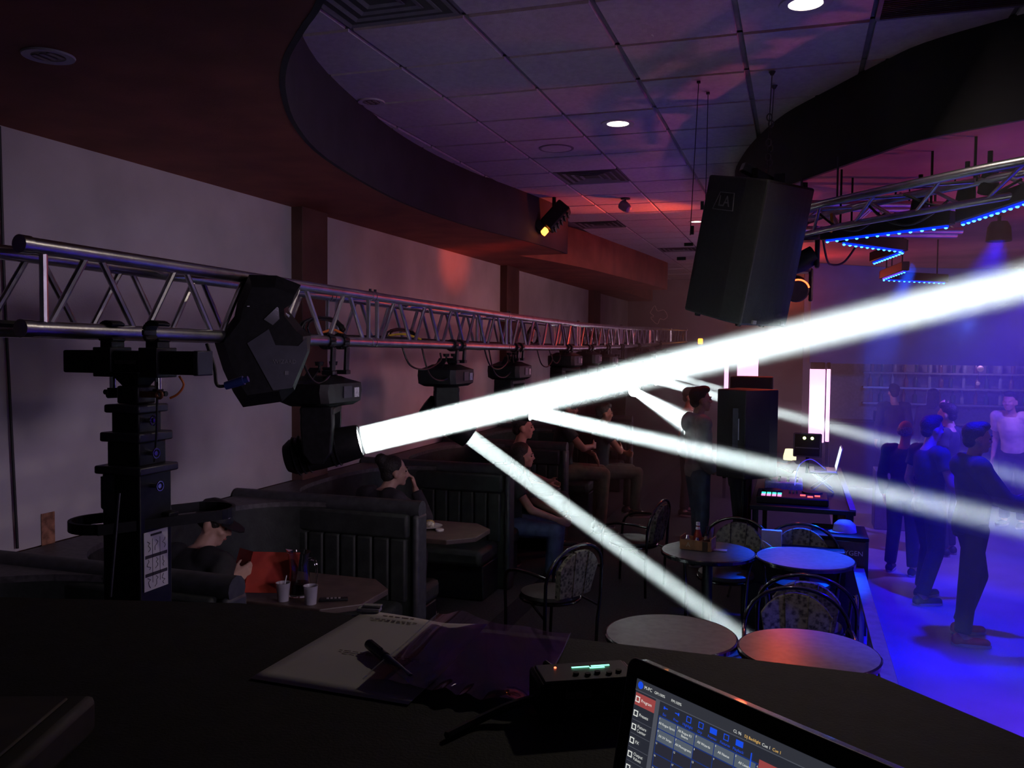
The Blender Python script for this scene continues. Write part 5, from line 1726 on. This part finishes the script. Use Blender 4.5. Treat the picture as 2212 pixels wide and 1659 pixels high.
    if face:
        for s_ in (-1, 1):
            MB().sph(hp(s_ * .031, .083, -.004), (.010 * k, .008 * k, .007 * k), 10, 6, R3).build('eye', mat('eye_dark', (.04, .03, .03), .2, noise=.1), t)
            MB().sph(hp(s_ * .032, .094, .022), (.019 * k, .006 * k, .005 * k), 10, 6, R3).build('eyebrow', mat('hair_%.3f' % hair[0], hair), t)
        MB().sph(hp(0, .094, -.066), (.021 * k, .006 * k, .0045 * k), 10, 6, R3).build('mouth', mat('lip', (.28, .10, .09), .5, noise=.1), t)
    if cap:
        b = MB()
        b.lathe([(0, .125), (.04, .12), (.075, .095), (.092, .05), (.094, .025), (.085, .025), (.07, .08), (0, .11)], 22, Hm @ Matrix.Translation((0, -.008, 0)) @ Matrix.Diagonal((k * .95, k * 1.12, k, 1)))
        c_ = b.build('cap', mat('cap_black', (.012, .012, .014), .5, noise=.2), t)
        P = [(-.075, .06), (-.07, .12), (-.045, .158), (0, .172), (.045, .158), (.07, .12), (.075, .06)]
        MB().prism([(x * k, y * k) for x, y in P], .028 * k, .036 * k, Hm @ Matrix.Rotation(-.12, 4, 'X')).build('visor', mat('cap_black', (.012, .012, .014)), c_)
        MB().sph(hp(.045, .078, .075), (.02 * k, .008 * k, .016 * k), 10, 6, R3).build('emblem', WHITEP, c_)
    return t


D = math.radians
P1 = seated(.45, waist=(0, .10, .70), chest=(0, .22, .86), neck=(0, .31, .995), head=(.02, .39, 1.13), shL=(-.175, .25, .94), shR=(.185, .23, .94), elL=(-.08, .50, .80), elR=(.27, .09, .80), wrL=(.10, .46, .86), wrR=(.20, .30, .85))
person('man in black tee and black cap reading the red menu in the near booth', (-3.03, 3.56, .2), 0, P1, 1.0, cap=True, head=(-1.25, -.40), sleeve=.55, shirt=(.018, .018, .02), vox=.009, handL=((.9, .3, .2), (0, -.3, 1), .9), handR=((.5, .5, .3), (-.5, .5, 0), .8))
P2 = seated(.45, waist=(0, .06, .71), chest=(0, .15, .88), neck=(0, .22, 1.03), head=(.02, .29, 1.17), shL=(-.17, .16, .98), shR=(.17, .17, .98), elR=(.20, .46, .80), wrR=(.10, .44, 1.02), elL=(-.22, .35, .78), wrL=(-.02, .50, .78))
person('woman with dark hair resting her cheek on her hand in the second booth', (-3.0, 5.66, .2), D(-20), P2, .98, hairstyle='bun', head=(-.5, .05), sleeve=1, shirt=(.025, .02, .028), handR=((-.25, -.1, .95), (-.6, -.8, 0), .9), vox=.01)
P3 = seated(.45)
p3 = person('seated man in black tee with white letter and necklace', (-2.72, 8.45, .2), D(-78), P3, 1.03, head=(.12, .03), sleeve=.5, shirt=(.014, .014, .016), pants=(.03, .035, .05))
text('shirt_letter', 'N', .09, WHITEP, frame((.055, .143, .93), (1, 0, 0), (0, 0, 1)), p3)
MB().box((-.03, .143, .93), (.07, .006, .08)).build('shirt_print', mat('shirt_print', (.16, .09, .06), .8, noise=.6, nscale=50), p3)
MB().tube(smoothpts([(-.07, .085, 1.075), (-.05, .135, 1.02), (0, .152, .985), (.05, .135, 1.02), (.07, .085, 1.075)], 4), .003, 6).build('necklace', CHROME, p3)
P4 = seated(.45, head=(0, .12, 1.20), neck=(0, .06, 1.05), chest=(0, .03, .88), wrR=(.14, .48, .62), elR=(.24, .24, .72), wrL=(-.12, .46, .62), elL=(-.24, .2, .72))
person('long-haired person in dark shirt and blue jeans resting hands on knees', (-2.55, 7.72, .1), D(-82), P4, .98, hairstyle='long', hair=(.03, .02, .015), sleeve=.6, pants=(.10, .14, .26), shirt=(.02, .02, .022), head=(.1, .0))
P5 = seated(.62, elR=(.25, .20, .98), wrR=(.02, .33, .98), elL=(-.25, .18, .97), wrL=(-.02, .36, .88))
p5 = person('seated person in black tee and tan trousers with a wristwatch', (-2.5, 9.45, .2), D(-70), P5, 1.0, sleeve=.5, pants=(.17, .13, .09), skin='tan', head=(-.1, 0), handL=((.4, .4, -.8), (0, -1, 0), .3))
MB().lathe([(.032, -.012), (.035, -.012), (.035, .012), (.032, .012), (.032, -.012)], 16, frame((-.04, .35, .895), (0, 0, 1), (0, 1, 0))).build('wristwatch', CHROME, p5)
P6 = seated(.50, elR=(.25, .18, .84), wrR=(-.06, .30, .84), elL=(-.25, .18, .84), wrL=(.08, .32, .80))
person('seated person with crossed arms and raised knee beyond the beams', (-2.3, 10.45, .2), D(-60), P6, 1.0, sleeve=.45, shirt=(.03, .03, .045), pants=(.06, .055, .05), skin='tan')
person('standing person in pale shirt far behind the crossing beams', (-1.40, 12.0, 0), D(-100), stand(), 1.0, shirt=(.32, .28, .24), sleeve=.5, pants=(.03, .03, .04), face=False)
P8 = stand(elL=(-.24, -.08, 1.12), wrL=(-.19, .08, .93), elR=(.24, -.05, 1.12), wrR=(.19, .10, .94), knL=(-.11, .05, .50), anL=(-.12, .06, .085))
person('bearded man in pale grey hoodie and jeans standing beside the pole loudspeaker', (-0.98, 9.28, 0), D(-66), P8, 1.075, hoodie=True, shirt=(.40, .40, .41), pants=(.10, .13, .20), head=(0, .05), vox=.010, pocket='LR')
P9 = stand(pel=(0, -.02, .93), knL=(-.12, .10, .50), anL=(-.14, -.02, .085), knR=(.14, -.06, .50), anR=(.17, -.10, .085), elR=(.24, .16, 1.17), wrR=(.20, .40, 1.12), elL=(-.24, .14, 1.14), wrL=(-.16, .34, 1.10))
person('dancer in dark hoodie and red sneakers in front of the group', (1.34, 7.60, 0), D(-82), P9, .985, hoodie=True, shirt=(.022, .018, .028), pants=(.022, .016, .02), shoes=(.34, .05, .05), skin='tan', head=(.05, .0), vox=.010, handR=((0, 1, .1), (-1, 0, 0), .7), handL=((.2, 1, .1), (1, 0, 0), .7))
P10 = stand(elL=(-.24, -.05, 1.13), wrL=(-.22, .10, .92), elR=(.25, .05, 1.14), wrR=(.22, .22, .98), knL=(-.12, .10, .5), anL=(-.14, .05, .085), anR=(.10, -.12, .085))
person('dancer in grey tee partly hidden behind the front dancer', (1.16, 8.62, 0), D(-62), P10, .97, shirt=(.05, .045, .06), sleeve=.5, pants=(.025, .02, .025), hair=(.05, .03, .02), vox=.011)
person('grey-haired person in dark jacket with blue light on the head', (1.06, 9.62, 0), D(-25), stand(anL=(-.14, .03, .085), anR=(.13, -.02, .085)), .90, shirt=(.02, .02, .035), pants=(.02, .02, .025), hair=(.35, .34, .33), hairstyle='balding', face=False)
P12 = stand(elR=(.26, .05, 1.44), wrR=(.22, .12, 1.68))
person('dancer pointing with a raised blue-lit hand behind the group', (1.62, 10.7, 0), D(60), P12, .97, shirt=(.04, .04, .06), sleeve=.5, face=False, handR=((-.5, .2, .6), (-.6, -.6, 0), .8))
person('far person in pale orange-lit top near the bar', (2.72, 12.75, 0), D(150), stand(waist=(0, .06, 1.1), chest=(0, .12, 1.28), neck=(0, .17, 1.45), head=(0, .23, 1.6), shL=(-.185, .13, 1.4), shR=(.185, .13, 1.4)), 1.03, shirt=(.72, .64, .52), sleeve=.6, pants=(.02, .02, .03), face=False)
person('dark figure standing at the bar counter left of centre shelves', (1.45, 14.75, 0), D(10), stand(), 1.0, shirt=(.03, .03, .05), pants=(.02, .02, .03), face=False)
person('dark long-haired figure standing at the bar counter beside another', (2.0, 14.7, 0), D(-30), stand(), .97, shirt=(.04, .03, .05), pants=(.02, .02, .03), hairstyle='long', face=False)
P16 = stand(elR=(.22, .22, 1.16), wrR=(.14, .48, 1.12), elL=(-.20, .2, 1.14), wrL=(-.10, .44, 1.08))
person('disc jockey in dark shirt reaching over the gear behind the pole loudspeaker', (-0.56, 9.42, 0), D(-88), P16, .98, shirt=(.02, .02, .03), sleeve=.5, pants=(.02, .02, .03), face=False)

# ------------------------------------------------------------------ foreground desk
DESKM = mat('black_desk_cloth', (.014, .013, .015), .75, noise=.35, nscale=35, bump=.12, bscale=260)
dk = thing('lighting_desk', 'black covered control desk in the foreground', 'desk', (0, 0, 0))
dp = [(-1.75, .90), (-1.18, 1.03), (-.81, 1.13), (-.3, 1.147), (.10, 1.145), (.23, 1.012), (.62, .62), (.62, -.3), (-1.75, -.3)]
MB().prism(dp[::-1], 1.875, 1.90).build('desk_top', DESKM, dk, bevel=.006, smooth=False)
ip = [(x * .985, y * .985) for x, y in dp]
MB().prism(ip[::-1], 0.0, 1.875).build('desk_skirt', DESKM, dk, smooth=False)

# paper
pp = thing('paper_sheet', 'white printed paper sheet lying on the desk under the pen', 'paper', (0, 0, 1.901))
N = 12
b = MB()
A = [[None] * (N + 1) for _ in range(N + 1)]
c00, c10, c11, c01 = Vector((-.612, .868, 0)), Vector((-.402, .862, 0)), Vector((-.405, 1.128, 0)), Vector((-.606, 1.150, 0))
vs = []
for j in range(N + 1):
    for i in range(N + 1):
        u, v = i / N, j / N
        p = c00 * (1 - u) * (1 - v) + c10 * u * (1 - v) + c11 * u * v + c01 * (1 - u) * v
        p.z = .0012 + .012 * max(0, u - .65) * max(0, v - .4) * 4 + .0015 * math.sin(u * 5) * v
        vs.append(p)
fs = [(j * (N + 1) + i, j * (N + 1) + i + 1, (j + 1) * (N + 1) + i + 1, (j + 1) * (N + 1) + i) for j in range(N) for i in range(N)]
b.add(vs, fs)
o = b.build('sheet', mat('office_paper', (.78, .74, .74), .7, noise=.06, nscale=8), pp)
sm = o.modifiers.new('t', 'SOLIDIFY')
sm.thickness = .0006
PRN = mat('faint_print', (.30, .24, .26), .7, noise=.3)
for v, u0, u1 in [(.96, .2, .42), (.90, .14, .5), (.88, .16, .44), (.42, .26, .78), (.40, .3, .9)]:
    x0 = -.61 + u0 * .205
    x1 = -.61 + u1 * .205
    b = MB()
    k = 0
    x = x0
    while x < x1:
        wd = random.uniform(.004, .011)
        b.box((x + wd / 2, .868 + v * .275, .0032), (wd, .0016, .0004))
        x += wd + .003
    o = b.build('print_line', PRN, pp)
    o['kind'] = 'stuff'
tg = thing('white_tag', 'small folded white tag at the far corner of the paper', 'tag', (-.600, 1.148, 1.901), .2)
MB().box((0, 0, .004), (.035, .018, .006)).build('fold', WHITEP, tg, bevel=.002)
MB().box((.004, .004, .009), (.028, .012, .003)).build('flap', WHITEP, tg, bevel=.001)

# clear plastic sleeve
sl_ = thing('plastic_sleeve', 'clear glossy plastic sleeve lying over the paper and desk', 'plastic sleeve', (0, 0, 1.903))
b = MB()
c00, c10, c11, c01 = Vector((-.474, .892, 0)), Vector((-.262, .884, 0)), Vector((-.287, 1.137, 0)), Vector((-.485, 1.142, 0))
NX, NY = 36, 28
vs = []
for j in range(NY + 1):
    for i in range(NX + 1):
        u, v = i / NX, j / NY
        p = c00 * (1 - u) * (1 - v) + c10 * u * (1 - v) + c11 * u * v + c01 * (1 - u) * v
        z = .0065 + .0025 * math.sin(u * 3.1 + v * 1.3)
        z += .010 * math.exp(-((u - .18) / .10) ** 2) * (.3 + .7 * v)
        z += .0028 * math.exp(-(v / .10) ** 2) * math.sin(u * 31 + 2 * math.sin(u * 11)) * (u > .25)
        z += .0012 * math.sin(u * 17 + v * 9)
        p.z = z
        vs.append(p)
b.add(vs, [(j * (NX + 1) + i, j * (NX + 1) + i + 1, (j + 1) * (NX + 1) + i + 1, (j + 1) * (NX + 1) + i) for j in range(NY) for i in range(NX)])
pm = bpy.data.materials.new('sleeve_film')
pm.use_nodes = True
nt = pm.node_tree
nt.nodes.clear()
oo = nt.nodes.new('ShaderNodeOutputMaterial')
g1 = nt.nodes.new('ShaderNodeBsdfGlossy')
g1.inputs['Roughness'].default_value = .05
g1.inputs['Color'].default_value = (.9, .9, .95, 1)
t1 = nt.nodes.new('ShaderNodeBsdfTransparent')
t1.inputs['Color'].default_value = (.93, .93, .94, 1)
fz = nt.nodes.new('ShaderNodeFresnel')
fz.inputs['IOR'].default_value = 1.5
mxs = nt.nodes.new('ShaderNodeMixShader')
nt.links.new(fz.outputs[0], mxs.inputs[0])
nt.links.new(t1.outputs[0], mxs.inputs[1])
nt.links.new(g1.outputs[0], mxs.inputs[2])
nt.links.new(mxs.outputs[0], oo.inputs[0])
b.build('film', pm, sl_)
E_ = lambda i, j: vs[j * (NX + 1) + i]
MB().tube([E_(0, j) + Vector((0, 0, .0006)) for j in range(0, NY + 1, 2)], .0009, 6).build('seam', mat('sleeve_seam', (.6, .58, .66), .25, alpha=.35, noise=.05), sl_)
MB().tube([E_(NX, j) + Vector((0, 0, .0006)) for j in range(0, NY + 1, 2)], .0009, 6).build('seam', mat('sleeve_seam', (.6, .58, .66)), sl_)

# pen under the sleeve edge
pn_ = thing('blue_marker', 'dark blue capped marker pen lying on the paper', 'pen', (-.522, .998, 1.911), 0)
dpn = Vector((.098, -.083, -.002))
MB().cyl(dpn * .42, dpn, .0058, .0052, 16).cyl(dpn, dpn * 1.02, .0052, .002, 12).build('barrel', mat('marker_navy', (.02, .03, .14), .4, noise=.1), pn_)
MB().cyl((0, 0, 0), dpn * .43, .0062, .0066, 16).build('cap', mat('marker_cap', (.015, .018, .05), .4, noise=.1), pn_)
MB().bar(Vector((0, 0, .007)) + dpn * .05, Vector((0, 0, .007)) + dpn * .33, .003, .002).build('clip', mat('marker_cap', (.015, .018, .05)), pn_)

# DMX interface box
bx_ = thing('dmx_interface', 'small black interface box with green lit display beside the monitor', 'interface box', (-.215, .915, 1.901), math.radians(29))
MB().box((0, 0, .022), (.112, .060, .040)).build('case', BLACK, bx_, bevel=.004)
MB().box((0, 0, .0425), (.100, .050, .003)).build('top_panel', mat('box_top', (.055, .053, .06), .45, noise=.2), bx_, bevel=.001)
for x_, y_, w_ in ((-.002, .009, .020), (.021, .010, .021), (.016, .005, .017)):
    MB().box((x_, y_, .0447), (w_, .0022, .0006)).build('display_segment', mat('digit_glow', (.1, .9, .5), .4, emit=(.25, 1.0, .6), estr=2.2), bx_)
MB().sph((-.03, .012, .0445), (.0016, .0016, .001), 8, 6).build('red_led', mat('lamp_red', (1, .1, .05)), bx_)
for i in range(5):
    MB().cyl((-.012 + i * .012, -.010 - .004 * (i % 2), .0435), (-.012 + i * .012, -.010 - .004 * (i % 2), .0465), .0032, n=10).build('button', BLACK, bx_)
MB().box((-.014, -.0305, .030), (.030, .0006, .008)).build('printed_logo', mat('case_print', (.13, .10, .09), .6, noise=.6, nscale=400), bx_)
text('case_print', 'CE FC', .0085, mat('case_print', (.16, .12, .11), .6, noise=.2), frame((.022, -.0307, .030), (1, 0, 0), (0, 0, 1)), bx_)
for i in range(4):
    MB().box((.012, -.0305, .021 - i * .0042), (.066, .0006, .0012)).build('print_line', mat('case_print2', (.07, .045, .04), .6, noise=.3), bx_)
MB().cyl((-.02, .032, .03), (-.03, .06, .032), .0035, n=8).build('antenna', BLACK, bx_)
cable([(-.262, .888, 1.918), (-.285, .870, 1.914), (-.31, .845, 1.906), (-.33, .80, 1.904)], 'black cable leaving the interface box across the desk', CABLE, .0045)
gc = thing('grey_case', 'dull grey flat case at the lower left corner of the desk', 'case', (-.80, .545, 1.901), .35)
MB().box((0, 0, .02), (.34, .20, .04)).build('shell', mat('case_grey', (.055, .05, .05), .7, noise=.3), gc, bevel=.008)
MB().box((0, 0, .042), (.30, .16, .004)).build('lid', mat('case_grey2', (.07, .06, .06), .7, noise=.3), gc, bevel=.002)

# ------------------------------------------------------------------ touch monitor
TLp = Vector((-.1048, .6086, 2.0749))
Tx = Vector((.8045, -.588, 0)).normalized()
nh = Vector((-.588, -.8045, 0)).normalized()
_t = math.radians(10.4)
Ld = nh * math.sin(_t) + Vector((0, 0, -math.cos(_t)))
Ms = Matrix((Tx, -Ld, Tx.cross(-Ld))).transposed().to_4x4()
Ms.translation = TLp
mo = thing('touch_monitor', 'black-framed touchscreen showing lighting control software', 'monitor', TLp)


def rr(x0, y0, x1, y1, r, n=6):
    P = []
    for cx_, cy_, a0 in ((x1 - r, y1 - r, 0), (x0 + r, y1 - r, PI / 2), (x0 + r, y0 + r, PI), (x1 - r, y0 + r, 1.5 * PI)):
        for i in range(n + 1):
            a = a0 + PI / 2 * i / n
            P.append((cx_ + r * math.cos(a), cy_ + r * math.sin(a)))
    return P


M0 = Ms.copy()
M0.translation = (0, 0, 0)
W_, H_ = .235, .172
MB().prism(rr(-.0075, -H_, W_, .0015, .008), -.012, -.0002, M0).build('bezel', mat('bezel_black', (.008, .008, .009), .25, coat=.4, noise=.1), mo, bevel=.0008)
rim = rr(-.0078, -H_ - .0003, W_ + .0003, .0018, .008)
MB().tube([M0 @ Vector((x, y, -.001)) for x, y in rim], .0008, 6, closed=True).build('rim', mat('rim_grey', (.12, .10, .12), .4, .3, noise=.1), mo)
MB().box((.115, -H_ - .002, -.05), (.10, .006, .10), M0).build('stand', BLACK, mo)


def glow(name, col, s):
    return mat('ui_' + name, tuple(c * .3 for c in col), .4, emit=col, estr=s)


UI_BG = glow('bg', (.020, .022, .032), 1)
UI_BAR = glow('bar', (.030, .032, .042), 1)
UI_RED = glow('red', (.30, .055, .055), 1)
UI_BTN = glow('btn', (.085, .105, .135), 1)
UI_EMPTY = glow('empty', (.022, .022, .035), 1)
UI_LINE = glow('line', (.012, .03, .16), 1)
UI_TXT = glow('txt', (.72, .74, .70), 1)
UI_BLUE = glow('blue', (.01, .07, .75), 1)
UI_GREY = glow('grey', (.07, .075, .095), 1)
UI_ORANGE = glow('orange', (.80, .48, .12), 1)
scn = MB().box(((.0035 + W_ - .008) / 2, -(.0105 + H_ - .010) / 2, 0), (W_ - .0115, H_ - .0205, .0004), M0).build('screen', UI_BG, mo)


def rect(name, u0, v0, u1, v1, m_, h=.0005):
    return MB().box(((u0 + u1) / 2, -(v0 + v1) / 2, h), (u1 - u0, v1 - v0, .0002), M0).build(name, m_, scn)


def lab_(s_, u, v, size, m_=UI_TXT, al='CENTER'):
    return text('caption', s_, size, m_, M0 @ Matrix.Translation((u, -v, .0009)), scn, al, extrude=0)


rect('title_bar', .0035, .0105, W_ - .008, .0178, UI_BAR)
rect('divider', .0035, .0178, W_ - .008, .0184, UI_GREY)
rect('divider', .0238, .0184, .0275, H_ - .01, UI_GREY)
MB().lathe([(0, .0007), (.0026, .0006)], 16, M0 @ Matrix.Translation((.0078, -.0140, 0))).build('icon', UI_BLUE, scn)
lab_('M-PC', .0156, .0142, .0033)
lab_('GM:100%', .0268, .0144, .0026)
lab_('FM:100%', .0424, .0146, .0026)
lab_('CL 96', .0945, .0155, .0026)
lab_('DJ Backlight', .1062, .0156, .0025, UI_ORANGE)
lab_('Cue 1', .1166, .0158, .0026)
lab_('Cue 1', .1243, .0158, .0026, UI_ORANGE)
rect('side_button', .0045, .0198, .0236, .0282, UI_RED)
for i, (s_, v) in enumerate([('Program', .0240), ('Presets', .0338), ('Fixture\nCenter', .0432), ('FX', .0526), ('Output\nValues', .0622), ('Panels', .0716), ('Setup', .081)]):
    u = .0070
    for a, b_ in (((u - .002, v - .002), (u + .002, v - .0014)), ((u - .002, v + .0014), (u + .002, v + .002)), ((u - .002, v - .002), (u - .0014, v + .002)), ((u + .0014, v - .002), (u + .002, v + .002))):
        rect('icon_edge', a[0], a[1], b_[0], b_[1], UI_TXT, .0007)
    lab_(s_, .0106, v, .0030, UI_TXT, 'LEFT')
    if i:
        rect('divider', .0045, v + .0045, .0232, v + .0048, UI_GREY)
for i, s_ in enumerate(['Esc', 'Prev', 'Highlight', 'Grp', 'Frames', 'Fixtures', 'Playback']):
    u = .0336 + i * .01055
    if i < 2:
        rect('toolbar_icon', u - .0018, .0212, u + .0018, .0218, UI_BLUE)
        rect('toolbar_icon', u - .0018 + (.0026 if i else 0), .0206, u - .0008 + (.0026 if i else 0), .0224, UI_BLUE)
    elif i in (4, 6):
        rect('toolbar_icon', u - .0028, .0198, u + .0028, .0234, UI_BLUE)
    else:
        for a, b_ in (((u - .002, .0198), (u + .002, .0202)), ((u - .002, .0232), (u + .002, .0236)), ((u - .002, .0198), (u - .0016, .0236)), ((u + .0016, .0198), (u + .002, .0236))):
            rect('toolbar_icon', a[0], a[1], b_[0], b_[1], UI_BLUE)
    lab_(s_, u, .0258, .0025, UI_BLUE)
rows = [['All Rogue Spots', 'All Rogue R1\nBeams', 'All Wizards', 'All Nexus', 'All Lasers'], ['All UV Strips', 'All Monograms']]
n_ = 0
for r_ in range(7):
    for c_ in range(10):
        u0, v0 = .0288 + c_ * .01645, .0282 + r_ * .0083
        tx = rows[r_][c_] if r_ < len(rows) and c_ < len(rows[r_]) else None
        rect('grid_button', u0 + .0004, v0 + .0004, u0 + .0160, v0 + .0079, UI_BTN if tx else UI_EMPTY, .0006)
        if v0 < .07:
            lab_(str(r_ * 5 + c_ + 1), u0 + .0012, v0 + .0014, .0018, UI_TXT)
        if tx:
            lab_(tx, u0 + .0082, v0 + .0042, .0023)
rect('grid_lines', .0284, .0278, .0284 + .1655, .0865, UI_LINE, .0004)
rect('scroll_marker', .1065, .0235, .1072, .032, UI_BLUE, .0008)
rect('red_button', .113, .025, .127, .031, UI_RED, .0008)

# ------------------------------------------------------------------ haze over the dance floor and the far end
hz = MB().box((3.75, 5.6, 1.65), (6.4, 5.18, 3.28)).build('floor_haze', haze_mat('club_haze', 0.024, (1, 1, 1)))
tag(hz, 'thin bluish haze hanging over the near dance floor', 'haze', None, 'stuff')
hz = MB().box((2.35, 12.1, 1.65), (9.1, 7.78, 3.28)).build('far_haze', haze_mat('club_haze_far', 0.038, (1, 1, 1)))
tag(hz, 'thin haze filling the far end of the club behind the tables', 'haze', None, 'stuff')

bpy.data.scenes.remove(_tmp)
